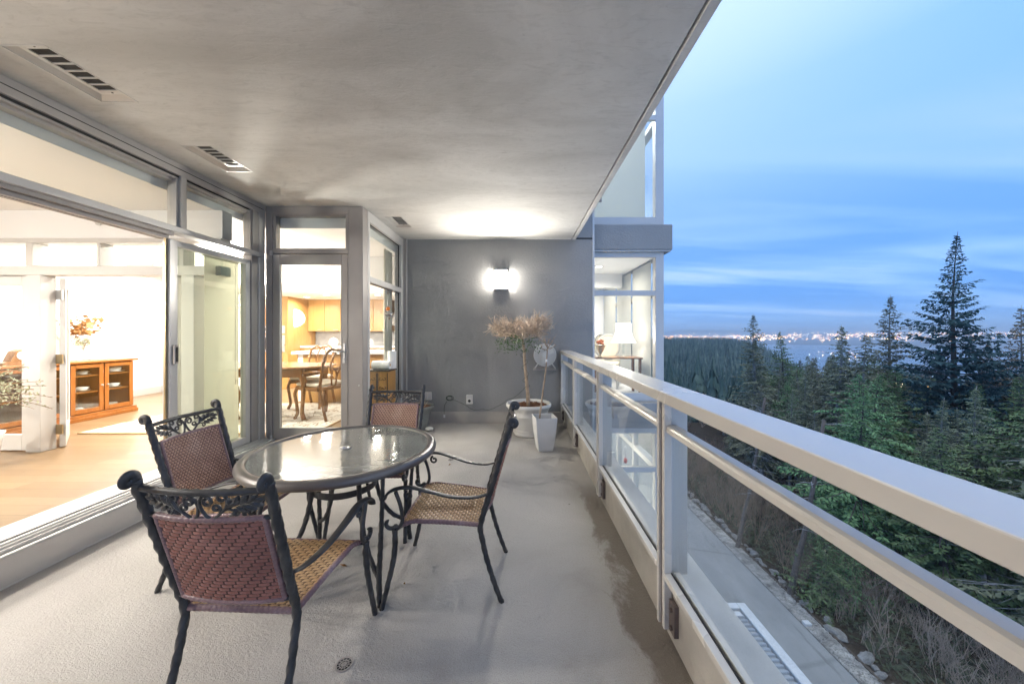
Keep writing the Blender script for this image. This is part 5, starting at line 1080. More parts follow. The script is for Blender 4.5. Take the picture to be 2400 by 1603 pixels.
fl_ = empty('fairy_lights', (cc.x, YB-0.03, 0.2), 0, 'string of unlit fairy lights looped along the wall and up the tree', 'string lights')
path = [(1056,934),(1066,938),(1080,944),(1092,950),(1104,958),(1116,961),(1130,959),(1142,961),(1154,958),(1166,952),(1178,946)]
P1 = [px(u, v, YB-0.03) for u, v in path]; P2 = [Vector((-0.16, 5.1, 0.44)), Vector((-0.06, 4.98, 0.50)), Vector((0.05, 4.90, 0.60)), Vector((0.10, 4.885, 0.66))]
P3 = [Vector((px0-0.03-0.045*(t/22.0)+0.045*math.cos(t*0.9), py0+0.045*math.sin(t*0.9), 0.66+t*0.025)) for t in range(22)]
allp = catmull(P1+P2+P3, 4); m.tube(allp, 0.0022, 4); m.build('wire', MT['wire'], fl_)
pg = MB(); e = px(1041.5, 975, YB-0.02); pg.obox(e, (0.028, 0.02, 0.045)); pg.build('plug', MT['china'], fl_, bevel=0.003)
for i in range(10, len(allp)-2, 3):
    p = allp[i]; d = Vector((q.gauss(0,1), q.gauss(0,0.4), q.gauss(0,1))).normalized(); MB().tube([p, p+d*0.022], [0.0035,0.0025], 5).build('bulb', MT['clear'], fl_)
# floor drains and dry leaves
def drain(x, y, r_, lab):
    t = empty('floor_drain', (x, y, 0), 0, lab, 'drain', 'floor drains'); MB().lathe([(r_*0.80,0.001),(r_*0.80,0.004),(r_,0.004),(r_*1.02,0.0005)], 28, (x,y,0), False).build('rim', MT['alu_dk'], t, smooth=False); MB().disc((x,y,0.0012), r_*0.80, 'z', 0.001, 24).build('well', MT['dark'], t)
    g = MB()
    for k in range(6): a = PI*k/6; g.obox((x,y,0.0032), (r_*1.6, 0.0022, 0.0016), Matrix.Rotation(a, 3, 'Z'))
    for rr in (0.25, 0.52): g.lathe([(r_*rr-0.0015,0.0024),(r_*rr-0.0015,0.0042),(r_*rr+0.0015,0.0042),(r_*rr+0.0015,0.0024)], 20, (x,y,0), False)
    g.build('grate', MT['alu_dk'], t)
d1 = pxz(806.5, 1557, 0); drain(d1.x, d1.y, 0.036, 'round metal floor drain in the foreground below the near chair'); d2 = pxz(1057, 1077, 0); drain(d2.x, d2.y, 0.032, 'small floor drain beyond the side-facing chair arm')
q = random.Random(9)
for k, (u, v, s_, lab) in enumerate([(805,1325,0.026,'dry brown leaf on the floor beside the near table leg'), (717,1396,0.018,'crumpled brown leaf on the floor under the near chair'), (1054,1089,0.014,'tiny dry leaf beside the far floor drain'), (948,1368,0.010,'small leaf scrap on the floor right of the table legs')]):
    p = pxz(u, v, 0.004); t = MB(); a = q.uniform(0, 2*PI); d = Vector((math.cos(a), math.sin(a), 0)); n_ = Vector((-d.y, d.x, 0))
    t.add([p-d*s_, p-d*s_*0.2+n_*s_*0.5+Vector((0,0,0.006)), p+d*s_+Vector((0,0,0.004)), p-n_*s_*0.45+Vector((0,0,0.002)), p+Vector((0,0,0.009))], [(0,1,4),(1,2,4),(2,3,4),(3,0,4)])
    o = t.build('dry_leaf', MT['leaf_dry']); o.modifiers.new('t','SOLIDIFY').thickness = 0.0008; tag(o, lab, 'leaf', 'dry leaves on the balcony floor')
# ================================================================== THE VALLEY BELOW
ZG = -20.6
def sst(a, b, x): t = min(1.0, max(0.0, (x-a)/(b-a))); return t*t*(3-2*t)
def ground(x, y):
    r_ = math.hypot(x, y); d = max(x-24.5, y-75.0, 0.0)
    z = ZG - 20*sst(0, 100, d)
    a = x/y if y > 1 else 9.0
    wr = sst(0.58, 0.98, a)
    left = -40.6 - 0.015*max(0, r_-130) + 30*sst(300, 900, r_)
    zl = z if r_ < 130 else left
    zl = zl + (-153-zl)*sst(1000, 1600, r_)
    zr = z + (-153-z)*sst(105, 560, r_)
    z = zl*(1-wr)+zr*wr
    if r_ > 5000: z = max(z, -153 + 143*sst(5000, 16000, r_))
    return z
def mat_ground():
    m = M('forest_floor', (0.04,0.03,0.02), 0.95, spec=0.1); v = m.coord()
    n = m.noise(v, 0.45, 5, 0.65); m.color(m.ramp(n, [(0.3, (0.018,0.016,0.012)), (0.55, (0.050,0.036,0.026)), (0.8, (0.035,0.045,0.02))])); m.bump(m.noise(v, 2.2, 4), 0.8, 0.3); return m.mat
rad = [3.0]
while rad[-1] < 21000: rad.append(rad[-1]*1.075+0.6)
ang = [R(x) for x in np.linspace(-12, 112, 90)]
t = MB()
for r_ in rad:
    for a in ang: x, y = r_*math.sin(a), r_*math.cos(a); t.v.append((x, y, ground(x, y)))
NA = len(ang)
for i in range(len(rad)-1):
    for j in range(NA-1): k = i*NA+j; t.f.append((k, k+1, k+NA+1, k+NA))
struct(t.build('terrain', mat_ground(), smooth=True))
def mat_water():
    m = M('sea_water', (0.03,0.09,0.17), 0.28); m.bump(m.noise(m.coord(), 0.05, 3), 0.25, 2.0); return m.mat
struct(MB().add([(-2000,300,-150),(20000,300,-150),(20000,20000,-150),(-2000,20000,-150)], [(0,1,2,3)]).build('water', mat_water()))
# far hill on the horizon
hm = MB(); N = 60; MT['far_hill'] = grime('far_hill', (0.03,0.045,0.05), 0.95, 0.2, 0.001)
prof_ = lambda s_: 105*(sst(0.02, 0.24, s_)*(1-sst(0.45, 0.95, s_)))+10*math.sin(s_*22)*0.15
for i in range(N+1):
    s_ = i/N; u = 1525+330*s_; 
    for j, (dy, k) in enumerate(((-1500, 0.0), (-600, 0.7), (0, 1.0), (1200, 0.0))):
        Y = 10500+dy; hm.v.append(((u-CX)*10500/F*(Y/10500), Y, -70+(75+prof_(s_))*k))
for i in range(N):
    for j in range(3): a = i*4+j; hm.f.append((a, a+4, a+5, a+1))
struct(hm.build('hills', MT['far_hill'], smooth=True))
hm = MB()
for i in range(N+1):
    s_ = i/N; u = 1700+800*s_
    for j, (dy, k) in enumerate(((-1500, 0.0), (0, 1.0), (1200, 0.0))): Y = 14000+dy; hm.v.append(((u-CX)*Y/F, Y, -60+(95+16*math.sin(s_*9)+9*math.sin(s_*31))*k))
for i in range(N):
    for j in range(2): a = i*3+j; hm.f.append((a, a+3, a+4, a+1))
struct(hm.build('hills_horizon', MT['far_hill'], smooth=True))
# ------------------------------------------------------------------ city
q = random.Random(21)
EM = [emit_mat('city_light_warm', (1.0,0.52,0.18), 5.0), emit_mat('city_light_white', (1.0,0.80,0.50), 5.5), emit_mat('city_light_cool', (0.75,0.88,1.0), 4.0), emit_mat('city_light_red', (1.0,0.25,0.12), 4.2)]
for e in EM: e.cycles.emission_sampling = 'NONE'
cl = MB(); mi = []
def lightcube(x, y, z, s_, w=1.0, k=0):
    cl.box(x-s_*w, x+s_*w, y-s_, y+s_, z-s_, z+s_); mi.extend([k]*6)
for i in range(1900):
    u = q.uniform(1555, 2420); v = q.gauss(792, 6.5) if u > 1620 else q.gauss(795, 6)
    if u < 1700: v = min(v, 801)
    v = max(778, min(806, v)); Y = q.uniform(5400, 11000) if q.random() < 0.8 else q.uniform(8000, 13000)
    x = (u-CX)*Y/F; z0 = ground(x, Y); zz = H-(v-CY)*Y/F
    if zz < z0: zz = z0+q.uniform(8, 30)
    if zz > z0+110: zz = z0+q.uniform(8, 90)
    s_ = Y/F*q.uniform(0.28, 0.72)*(1.5 if q.random() < 0.12 else 1.0)
    lightcube(x, Y, zz, s_, q.choice((1, 1, 1.6)), q.choices((0,1,2,3), (0.55,0.28,0.10,0.07))[0])
for (u0, u1, v0, v1, n) in ((1950,2020,820,850,6), (2090,2260,796,806,60), (1880,2010,826,846,14), (1590,1700,786,806,60), (1700,1930,788,800,220), (1900,2090,788,797,160)):
    for i in range(n):
        u = q.uniform(u0, u1); v = q.uniform(v0, v1); Y = F*(H+149)/(v-CY); Y = min(Y, 9000); x = (u-CX)*Y/F; z = max(ground(x, Y), -150)+8; lightcube(x, Y, z, Y/F*q.uniform(0.3,0.8), 1, q.choices((0,1,2), (0.5,0.35,0.15))[0])
me = bpy.data.meshes.new('city_lights'); me.from_pydata(cl.v, [], cl.f)
for e in EM: me.materials.append(e)
me.polygons.foreach_set('material_index', mi); me.update(); o = bpy.data.objects.new('city_lights', me); col.objects.link(o); tag(o, 'band of warm and white city lights across the far shore', 'lights', kind='stuff')
tw_ = MB(); MT['tower'] = grime('pale_tower_block', (0.42,0.42,0.44), 0.6)
for i in range(40):
    u = q.gauss(1858, 14) if i < 18 else q.uniform(1680, 2300); Y = 9800 if i < 18 else q.uniform(6500, 9000); hgt = q.uniform(50, 170) if i < 18 else q.uniform(25, 75); x = (u-CX)*Y/F; z0 = ground(x, Y); w_ = q.uniform(18, 34); tw_.box(x-w_, x+w_, Y-w_, Y+w_, z0-5, z0+hgt+35)
tag(tw_.build('city_blocks', MT['tower']), 'pale tower blocks of the distant city centre', 'buildings', kind='stuff')
# ------------------------------------------------------------------ road, gravel, edging, boulders, lower roof
def mat_road():
    m = M('concrete_road', (0.2,0.2,0.2), 0.8, spec=0.3); n = m.noise(m.coord((1, 0.12, 1)), 1.1, 6, 0.65); p2 = m.noise(m.coord((1,0.4,1)), 0.6, 5, 0.6)
    c = m.ramp(p2, [(0.3, (0.22,0.22,0.215)), (0.7, (0.29,0.29,0.28))]); vo_ = m.node('ShaderNodeTexVoronoi', feature='DISTANCE_TO_EDGE'); m.l.new(m.coord((1,0.5,1)), vo_.inputs['Vector']); vo_.inputs['Scale'].default_value = 0.11
    c = m.mix(m.ramp(vo_.outputs['Distance'], [(0.002, 0.35), (0.007, 0.0)]), c, (0.10,0.10,0.10))
    m.color(m.mix(m.ramp(n, [(0.56, 0.0), (0.68, 0.6)]), c, (0.10,0.098,0.095))); return m.mat
struct(MB().add([(14.6,-10,ZG+0.02),(21.45,-10,ZG+0.02),(21.45,80,ZG+0.02),(14.6,80,ZG+0.02)], [(0,1,2,3)]).build('road', mat_road()))
MT['gravel'] = grime('gravel_bed', (0.20,0.185,0.165), 0.9, 0.5, 9, bump=0.8, bscale=12)
struct(MB().box(21.46, 22.75, -10, 80, ZG-0.2, ZG+0.06).build('gravel_strip', MT['gravel']))
pm = MB(); q = random.Random(31)
for i in range(9000):
    y = q.uniform(16, 52); m3 = Matrix.Rotation(q.uniform(0,PI), 3, 'Z') @ Matrix.Rotation(q.uniform(0,PI), 3, 'X'); pm.obox((q.uniform(21.5, 22.72), y, ZG+0.08), (q.uniform(0.05,0.16), q.uniform(0.05,0.12), q.uniform(0.04,0.1)), m3)
MT['pebble'] = grime('pale_pebbles', (0.33,0.31,0.28), 0.85, 0.6, 1.3)
tag(pm.build('gravel', MT['pebble']), 'pale loose gravel along the road edge', 'gravel', kind='stuff')
struct(MB().box(22.76, 22.92, -10, 80, ZG-0.2, ZG+0.16).build('edging_strip', grime('rusty_edging', (0.075,0.055,0.04), 0.8, 0.3, 3)))
MT['rock'] = grime('pale_boulder', (0.22,0.21,0.195), 0.9, 0.4, 1.5, bump=0.6, bscale=5)
def rock_mesh(seed):
    q = random.Random(seed); m = MB(); m.ball((0,0,0), 1.0, 9, 6); off = [Vector((q.gauss(0,1),q.gauss(0,1),q.gauss(0,1))).normalized() for _ in range(7)]
    for i, p in enumerate(m.v):
        v = Vector(p); k = 1.0
        for o_ in off:
            d = v.dot(o_)
            if d > 0.62: k = min(k, 0.62/d)
        m.v[i] = tuple(v*k)
    return m
rocks = [rock_mesh(s_) for s_ in range(5)]; q = random.Random(44); meshes = []
for k in range(5):
    o = rocks[k].build('boulder', MT['rock']); meshes.append(o.data); bpy.data.objects.remove(o)
y = 17.5; i = 0
while y < 52:
    s_ = q.choice((0.16, 0.2, 0.26, 0.34, 0.46))*q.uniform(0.85,1.15); o = bpy.data.objects.new('boulder', meshes[i % 5]); col.objects.link(o)
    o.location = (23.15+q.uniform(0, 0.45), y, ZG+s_*0.18); o.scale = (s_*q.uniform(0.9,1.2), s_*q.uniform(1.0,1.7), s_*q.uniform(0.6,0.9)); o.rotation_euler = (q.uniform(-.3,.3), q.uniform(-.3,.3), q.uniform(0,6)); tag(o, 'pale boulder in the row beside the gravel strip', 'boulder', 'boulders along the road edge'); y += s_*q.uniform(1.7, 3.2); i += 1
zr = H-17.0
lr_ = empty('lower_roof', (11, 18, zr), 0, 'lower canopy roof with grey corrugated sheeting and white parapet', 'roof')
MB().box(13.76, 14.3, -8, 22.4, zr-1.2, zr).box(5.0, 13.7595, 21.95, 22.4, zr-1.2, zr).build('parapet', MT['curb_top'], lr_, bevel=0.03); MB().box(5.0, 13.75, -8, 21.94, zr-1.2, zr-0.55).build('deck', MT['dark'], lr_)
cs_ = MB(); k = 0; y = -7.9; MT['corr'] = grime('corrugated_sheet', (0.34,0.36,0.37), 0.45, 0.1, 1, 0.4)
vs = []; 
while y < 21.3:
    vs += [(y, 0.0), (y+0.11, 0.0), (y+0.16, 0.09), (y+0.27, 0.09)]; y += 0.32
for (yy, h_) in vs: cs_.v += [(5.2, yy, zr-0.16+h_), (13.66, yy, zr-0.16+h_)]
cs_.f = [(2*i, 2*i+1, 2*i+3, 2*i+2) for i in range(len(vs)-1)]; cs_.build('corrugated_sheet', MT['corr'], lr_); MB().box(5.2, 13.6, 21.40, 21.75, zr-0.30, zr-0.04).build('ridge_flashing', MT['curb_top'], lr_, bevel=0.02)
mk = pxz(1891, 1463, ZG+0.1); o = MB().box(mk.x-0.25, mk.x+0.25, mk.y-0.2, mk.y+0.2, ZG+0.04, ZG+0.30); tg = empty('concrete_marker', (mk.x, mk.y, ZG), 0, 'small white concrete block on the gravel strip', 'block'); o.build('block', MT['curb_top'], tg, bevel=0.03)
# ------------------------------------------------------------------ conifers
def mat_needles(name, dark, mid, lite, sc_=0.9):
    m = M(name, mid, 0.65, spec=0.2); v = m.coord(); oi = m.node('ShaderNodeObjectInfo')
    n = m.noise(v, sc_, 4, 0.7); n2 = m.noise(v, 6.0, 2, 0.6)
    c = m.ramp(m.math('ADD', m.math('MULTIPLY', n, 0.65), m.math('MULTIPLY', n2, 0.35)), [(0.36, dark), (0.50, mid), (0.64, lite)])
    hs = m.node('ShaderNodeHueSaturation'); m.l.new(c, hs.inputs['Color']); m.l.new(m.math('ADD', m.math('MULTIPLY', oi.outputs['Random'], 0.06), 0.47), hs.inputs['Hue']); m.l.new(m.math('ADD', m.math('MULTIPLY', oi.outputs['Random'], 0.6), 0.95), hs.inputs['Value'])
    m.color(hs.outputs[0]); return m.mat
NEED = {'fir': mat_needles('blue_fir_needles', (0.016,0.036,0.036), (0.032,0.066,0.064), (0.058,0.105,0.092)),
        'hem': mat_needles('green_hemlock_needles', (0.050,0.080,0.036), (0.100,0.165,0.066), (0.165,0.250,0.11)),
        'ced': mat_needles('olive_cedar_fronds', (0.070,0.076,0.046), (0.130,0.140,0.084), (0.20,0.212,0.13)),
        'brn': mat_needles('russet_cedar_fronds', (0.080,0.050,0.042), (0.125,0.085,0.062), (0.15,0.14,0.090))}
MT['bark'] = grime('conifer_bark', (0.10,0.080,0.066), 0.9, 0.35, 4, bump=0.6, bscale=14)
MT['bark_grey'] = grime('grey_lichen_bark', (0.26,0.25,0.235), 0.9, 0.35, 4, bump=0.5, bscale=14)
def conifer(seed, Ht, Rd, cb=0.12, dens=1.0, droop=0.25, rise=0.45, fan=1.0, bare=0.15, leaf=0.34, shape=0.80, wh=0.62):
    """trunk, branch wood and needle geometry of one conifer"""
    q = random.Random(seed); rg_ = np.random.default_rng(seed)
    tk = MB(); P = [(0.25*math.sin(k*0.9+seed)*k/10*0.6, 0.25*math.cos(k*0.7+seed)*k/10*0.6, Ht*k/10) for k in range(11)]
    tk.tube(P, [max(0.015, (0.015*Ht*(1-k/10.0)**1.05)*(1.25 if k == 0 else 1)) for k in range(11)], 8)
    def axis(z): f_ = z/Ht*10; k = min(9, int(f_)); a, b = Vector(P[k]), Vector(P[k+1]); return a.lerp(b, f_-k)
    wd = MB(); V = []; 
    NB = int(Ht*(1-cb)/wh*5.5*dens); ph = q.uniform(0, 9)
    for i_b in range(NB):
        s_ = ((i_b+q.random())/NB)**1.12; zz = Ht*(cb+(1-cb)*0.985*s_); a = i_b*2.39996+q.gauss(0, 0.35)
        lump = 0.80+0.28*math.sin(2*a+ph+s_*9.0)+0.18*math.sin(3*a-ph*2+s_*23.0)
        L = max(0.10, Rd*((1-s_)**shape)*(0.6+0.4*min(1, s_*5))*max(0.35, lump)*q.uniform(0.7, 1.15)); lsz = leaf*(0.42+0.58*min(1.0, (1-s_)*2.2))
        c = axis(min(Ht*0.99, max(0, zz))); d = Vector((math.cos(a), math.sin(a), 0)); up = rise*s_-droop*(1-s_)*0.55+q.gauss(0, 0.10); cv = 0.16*(1-s_)-0.05+q.gauss(0, 0.04); bend = Vector((-d.y, d.x, 0))*q.gauss(0, 0.10)
        f_ = lambda t: c+d*(L*t)+bend*(L*t*t)+Vector((0,0, L*(up*t+cv*t*t-droop*0.35*t*t*(1-0.55*t))))
        wd.tube([f_(t) for t in (0, 0.3, 0.6, 0.9)], [0.012+0.011*L, 0.009+0.008*L, 0.006+0.005*L, 0.004], 3, cap=False)
        if q.random() < bare*(1-s_)+0.04: continue
        n = max(5, int(L/0.20)); side = Vector((-d.y, d.x, 0))
        for i in range(n):
            t_ = min(1.0, 0.14+0.86*(i+q.random()*0.8)/n)
            p = f_(t_); tl = (lsz*0.5+0.30*L*0.55*(1-t_)*fan)*q.uniform(0.6,1.25)
            for sg in (-1, 1):
                if q.random() < 0.08: continue
                tdir = (d*q.uniform(0.4,0.9)+side*sg*q.uniform(0.6,1.0)+Vector((0,0,-droop*q.uniform(0.2,1.5)+0.05))).normalized()
                m_ = max(2, int(tl/0.16))
                for j in range(m_):
                    b0 = p+tdir*(tl*j/m_); V.append((b0.x, b0.y, b0.z, tdir.x, tdir.y, tdir.z, lsz*q.uniform(0.7,1.25)))
    V = np.array(V); n = len(V)
    base = V[:, :3]; d = V[:, 3:6]; L = V[:, 6:7]
    j = rg_.normal(0, 0.42, (n, 3)); d1 = d+j; d1[:, 2] -= droop*0.4; d1 /= np.linalg.norm(d1, axis=1, keepdims=True)
    o = np.cross(d1, rg_.normal(0, 1, (n, 3))+np.array([0, 0, 1.6])); o /= np.linalg.norm(o, axis=1, keepdims=True)+1e-9
    w = L*0.21
    vs = np.stack([base, base+d1*L*0.45+o*w, base+d1*L, base+d1*L*0.45-o*w], 1).reshape(-1, 3)
    me = bpy.data.meshes.new('crown'); me.vertices.add(4*n); me.vertices.foreach_set('co', vs.ravel()); me.loops.add(4*n); me.loops.foreach_set('vertex_index', np.arange(4*n, dtype=np.int32))
    me.polygons.add(n); me.polygons.foreach_set('loop_start', np.arange(0, 4*n, 4, dtype=np.int32)); me.polygons.foreach_set('loop_total', np.full(n, 4, dtype=np.int32)); me.update(); me.validate()
    return tk, wd, me
def proto(seed, kind, Ht, Rd, bark='bark', **kw):
    if kind != 'fir': Rd *= 1.48; kw['dens'] = kw.get('dens', 1.0)*1.6; kw['leaf'] = kw.get('leaf', 0.34)*1.12
    tk, wd, me = conifer(seed, Ht, Rd, **kw); me.materials.append(NEED[kind])
    a = tk.build('trunk', MT[bark], smooth=True); b = wd.build('branches', MT[bark]); r_ = (a.data, b.data, me, Ht); bpy.data.objects.remove(a); bpy.data.objects.remove(b); return r_
PR = {'fir': proto(1, 'fir', 34, 7.6, cb=0.10, dens=1.5, droop=0.42, rise=0.70, leaf=0.50, fan=1.5, bare=0.05, shape=0.86, wh=0.80),
      'hem1': proto(2, 'hem', 22, 3.9, cb=0.15, droop=0.45, rise=0.35, leaf=0.34, dens=1.05, bark='bark'), 'hem2': proto(3, 'hem', 20, 4.4, cb=0.30, droop=0.55, rise=0.3, leaf=0.36, dens=0.95),
      'ced1': proto(4, 'ced', 26, 3.2, cb=0.20, droop=0.70, rise=0.25, leaf=0.36, bark='bark_grey', bare=0.35), 'ced2': proto(5, 'ced', 23, 3.8, cb=0.25, droop=0.75, rise=0.2, leaf=0.38, bark='bark_grey', bare=0.45, dens=0.9),
      'brn': proto(6, 'brn', 30, 4.6, cb=0.25, droop=0.55, rise=0.3, leaf=0.38, bark='bark_grey', bare=0.3), 'slim': proto(7, 'ced', 28, 2.7, cb=0.25, droop=0.5, rise=0.45, leaf=0.34, bark='bark_grey', bare=0.2),
      'young': proto(8, 'hem', 7, 2.2, cb=0.03, droop=0.35, rise=0.4, leaf=0.26, dens=1.2, bare=0.0)}
LAB = {'fir': ('fir_tree', 'fir'), 'hem1': ('hemlock_tree', 'hemlock'), 'hem2': ('hemlock_tree', 'hemlock'), 'ced1': ('cedar_tree', 'cedar'), 'ced2': ('cedar_tree', 'cedar'), 'brn': ('cedar_tree', 'cedar'), 'slim': ('cedar_tree', 'cedar'), 'young': ('young_conifer', 'young conifer')}
q = random.Random(77); TREES = []
def plant(kind, x, y, ztop, label, group, width=1.0):
    tkm, wdm, cm, Ht = PR[kind]; z0 = ground(x, y)-0.3; h_ = ztop-z0
    if h_ < 2.5: return None
    s_ = h_/Ht; t = bpy.data.objects.new(LAB[kind][0], None); col.objects.link(t); t.location = (x, y, z0); w_ = s_*width; t.scale = (w_, w_, s_); t.rotation_euler = (q.gauss(0,0.015), q.gauss(0,0.015), q.uniform(0, 2*PI)); tag(t, label, 'tree', group)
    for nm, me in (('trunk', tkm), ('branches', wdm), ('crown', cm)):
        o = bpy.data.objects.new(nm, me); col.objects.link(o); o.parent = t
        if nm != 'trunk': o['kind'] = 'stuff'
    TREES.append((x, y)); return t
def plant_px(kind, u, v, Y, label, group=None, width=1.0):
    p = px(u, v, Y); return plant(kind, p.x, p.y, p.z, label, group, width)
G1 = 'conifers standing out above the forest'
plant_px('fir', 2228, 545, 43, 'tallest dark blue fir standing out against the sky', G1, 1.05)
plant_px('slim', 2083, 690, 52, 'slim sparse cedar top just left of the tallest fir', G1, 1.35)
plant_px('slim', 1775, 735, 60, 'slim spire-topped conifer nearest the building bay on the skyline', G1, 1.45)
plant_px('hem1', 1835, 775, 72, 'dark bushy conifer top right behind the slim skyline spire', G1, 1.2)
plant_px('ced1', 1953, 760, 50, 'cedar with a rounded top midway along the city lights', G1, 1.35)
plant_px('ced2', 2035, 780, 47, 'blunt-topped brownish cedar between the rounded cedar and slim cedar', G1, 1.4)
plant_px('brn', 2392, 715, 42, 'russet-tinged cedar at the right edge beside the tall fir', G1, 1.1)
plant_px('brn', 2310, 800, 44, 'russet sparse cedar low behind the tall fir branches', G1, 1.0)
# foreground wood: a jittered scatter kept below the skyline seen from the balcony
def env(u):
    pts = [(1500,1000),(1640,975),(1700,930),(1780,862),(1850,838),(1950,822),(2050,822),(2150,850),(2250,885),(2330,845),(2400,825),(2700,850),(4000,820)]
    for (a, b), (c, d) in zip(pts, pts[1:]):
        if a <= u <= c: return b+(d-b)*(u-a)/(c-a)
    return 900
cand = []
yy = 14.0
while yy < 150:
    xx = 25.5
    while xx < 150:
        x = xx+q.uniform(-1.6,1.6); y = yy+q.uniform(-1.6,1.6); cand.append((x, y)); xx += 4.3 if yy < 70 else 7.0
    yy += 4.3 if yy < 70 else 7.0
cand += [(q.uniform(8, 24), yv) for yv in np.linspace(86, 150, 14)]
KL = {'hem1': 'green hemlock', 'hem2': 'broad green hemlock', 'ced1': 'olive cedar', 'ced2': 'drooping olive cedar', 'brn': 'russet cedar', 'slim': 'narrow cedar'}
n_near = 0
for x, y in cand:
    u = CX+F*x/y
    if u < 1545 or u > 2520: continue
    if any((x-a)**2+(y-b)**2 < 9 for a, b in TREES): continue
    if y < 62 and x < 34 and u < 1990: continue            # bare thicket beside the road
    if y < 30 and x < 31: continue
    z0 = ground(x, y); far = sst(60, 130, y)
    vt = env(u)+abs(q.gauss(0, 42))+(40 if y < 45 else 0); ztop = H-(vt-CY)*y/F
    hmax = q.uniform(18, 31)+8*sst(45, 80, y); ztop = min(ztop, z0+hmax)
    if ztop-z0 < 6: continue
    near_right = sst(1900, 2300, u)*(1-far)
    kind = q.choices(('hem1','hem2','ced1','ced2','slim','brn'), (0.8+2.0*near_right, 0.6+2.0*near_right, 1.3, 1.4, 0.6, 0.25))[0]
    wd_ = q.uniform(1.1, 1.6); where = ('in the front rank of the wood' if y < 42 else 'in the middle of the wood' if y < 80 else 'deep in the wood')
    side = ('towards the building bay' if u < 1800 else 'left of the tallest fir' if u < 2080 else 'below the tallest fir' if u < 2330 else 'at the right edge')
    plant(kind, x, y, ztop, KL[kind]+' '+where+' '+side, 'trees of the wood below', wd_); n_near += 1
for k, (u, v, hh) in enumerate([(1930,1415,6.0),(1985,1400,5.0),(2045,1385,6.5),(1900,1330,4.0)]):
    p = pxz(u, v, ZG); plant('young', p.x, p.y, ground(p.x,p.y)+hh, ['bright green young conifer beside the leaning trunk below', 'small young conifer right of the bright green one', 'young conifer at the foot of the dark wood', 'smallest young conifer behind the gravel edge'][k], 'young conifers by the road', 1.15)
# two ivy-dark leaning trunks and a pale one
for k, (u0, v0, u1, v1, r_, mt, lab) in enumerate([(1726,1285,1762,1130,0.24,'bark','dark mossy leaning trunk in the bare thicket, farther of two'), (1848,1395,1893,1215,0.27,'bark','dark mossy leaning trunk beside the young conifer, nearer of two'), (2331,1440,2338,1300,0.20,'bark_grey','pale straight bare trunk glimpsed under the top rail')]):
    a = pxz(u0, v0, ground(*pxz(u0,v0,ZG).xy)); top_ = px(u1, v1, a.y+1.0); top2 = a+(top_-a)*1.9+Vector((0,0,3)); t = empty('leaning_tree' if k < 2 else 'bare_birch_tree', a, 0, lab, 'tree', 'single trunks beside the road')
    MB().tube(catmull([a-Vector((0,0,0.5)), a.lerp(top_, 0.5), top_, top2], 5), [r_*(1-0.5*i/15) for i in range(16)], 9).build('trunk', MT[mt], t, smooth=True)
    m = MB(); qq = random.Random(k)
    for i in range(14):
        p = a.lerp(top2, qq.uniform(0.35, 0.98)); d = Vector((qq.gauss(0,1),qq.gauss(0,1),qq.uniform(-0.1,0.5))).normalized(); L = qq.uniform(0.8,2.4); m.tube([p, p+d*L*0.5, p+d*L+Vector((0,0,-0.2))], [0.04,0.025,0.01], 4)
    m.build('branches', MT['bark_grey'], t)['kind'] = 'stuff'
# bare thicket and brush
th = MB(); q = random.Random(90); MT['brush'] = grime('bare_brush_twigs', (0.21,0.145,0.105), 0.9, 0.4, 0.6); MT['brush_g'] = grime('grey_brush_twigs', (0.30,0.235,0.185), 0.9, 0.4, 0.6)
def shrub(m, x, y, h_, n):
    z0 = ground(x, y)
    for i in range(n):
        a = q.uniform(0, 2*PI); sp_ = q.uniform(0.1, 0.75)*h_; p0 = Vector((x+q.gauss(0,0.15), y+q.gauss(0,0.15), z0-0.1)); p2 = p0+Vector((math.cos(a)*sp_*0.7, math.sin(a)*sp_*0.7, h_*q.uniform(0.6,1.0))); p1 = p0.lerp(p2, 0.5)+Vector((q.gauss(0,0.1), q.gauss(0,0.1), 0.15))
        m.tube([p0, p1, p2], [0.030,0.019,0.007], 3, cap=False)
        for k in range(5):
            g_ = p1.lerp(p2, q.random()); d = ((p2-p1).normalized()+Vector((q.gauss(0,0.6),q.gauss(0,0.6),q.gauss(0.1,0.4)))).normalized(); L = q.uniform(0.3,0.9)*h_*0.35
            m.tube([g_, g_+d*L], [0.011,0.004], 3, cap=False)
for i in range(230): shrub(th, q.uniform(24.0, 36), q.uniform(28, 68), q.uniform(1.6, 4.2), 10)
tag(th.build('bare_thicket', MT['brush']), 'brown leafless thicket on the bank beside the road', 'thicket', kind='stuff')
tg_ = MB()
for i in range(85): shrub(tg_, q.uniform(24.2, 33), q.uniform(16, 32), q.uniform(1.0, 3.4), 8)
for i in range(30): shrub(tg_, q.uniform(40, 60), q.uniform(90, 130), q.uniform(7, 11), 12)
tag(tg_.build('grey_brush', MT['brush_g']), 'tangle of grey leafless brush at the lower right below the railing', 'brush', kind='stuff')
ub = MB(); MT['under'] = grime('undergrowth_leaf', (0.045,0.060,0.025), 0.7, 0.5, 0.4)
for i in range(16000):
    y = q.uniform(16, 70); x = 24+abs(q.gauss(0, 9)); z = ground(x, y)+q.uniform(0.0, 0.7)*q.random(); p = Vector((x,y,z)); d = Vector((q.gauss(0,1),q.gauss(0,1),q.uniform(0,1.2))).normalized(); u = d.orthogonal().normalized(); s_ = q.uniform(0.12,0.30)
    ub.add([p, p+d*s_+u*s_*0.3, p+d*s_*2, p+d*s_-u*s_*0.3], [(0,1,2,3)])
tag(ub.build('undergrowth', MT['under']), 'low green undergrowth on the forest floor', 'undergrowth', kind='stuff')
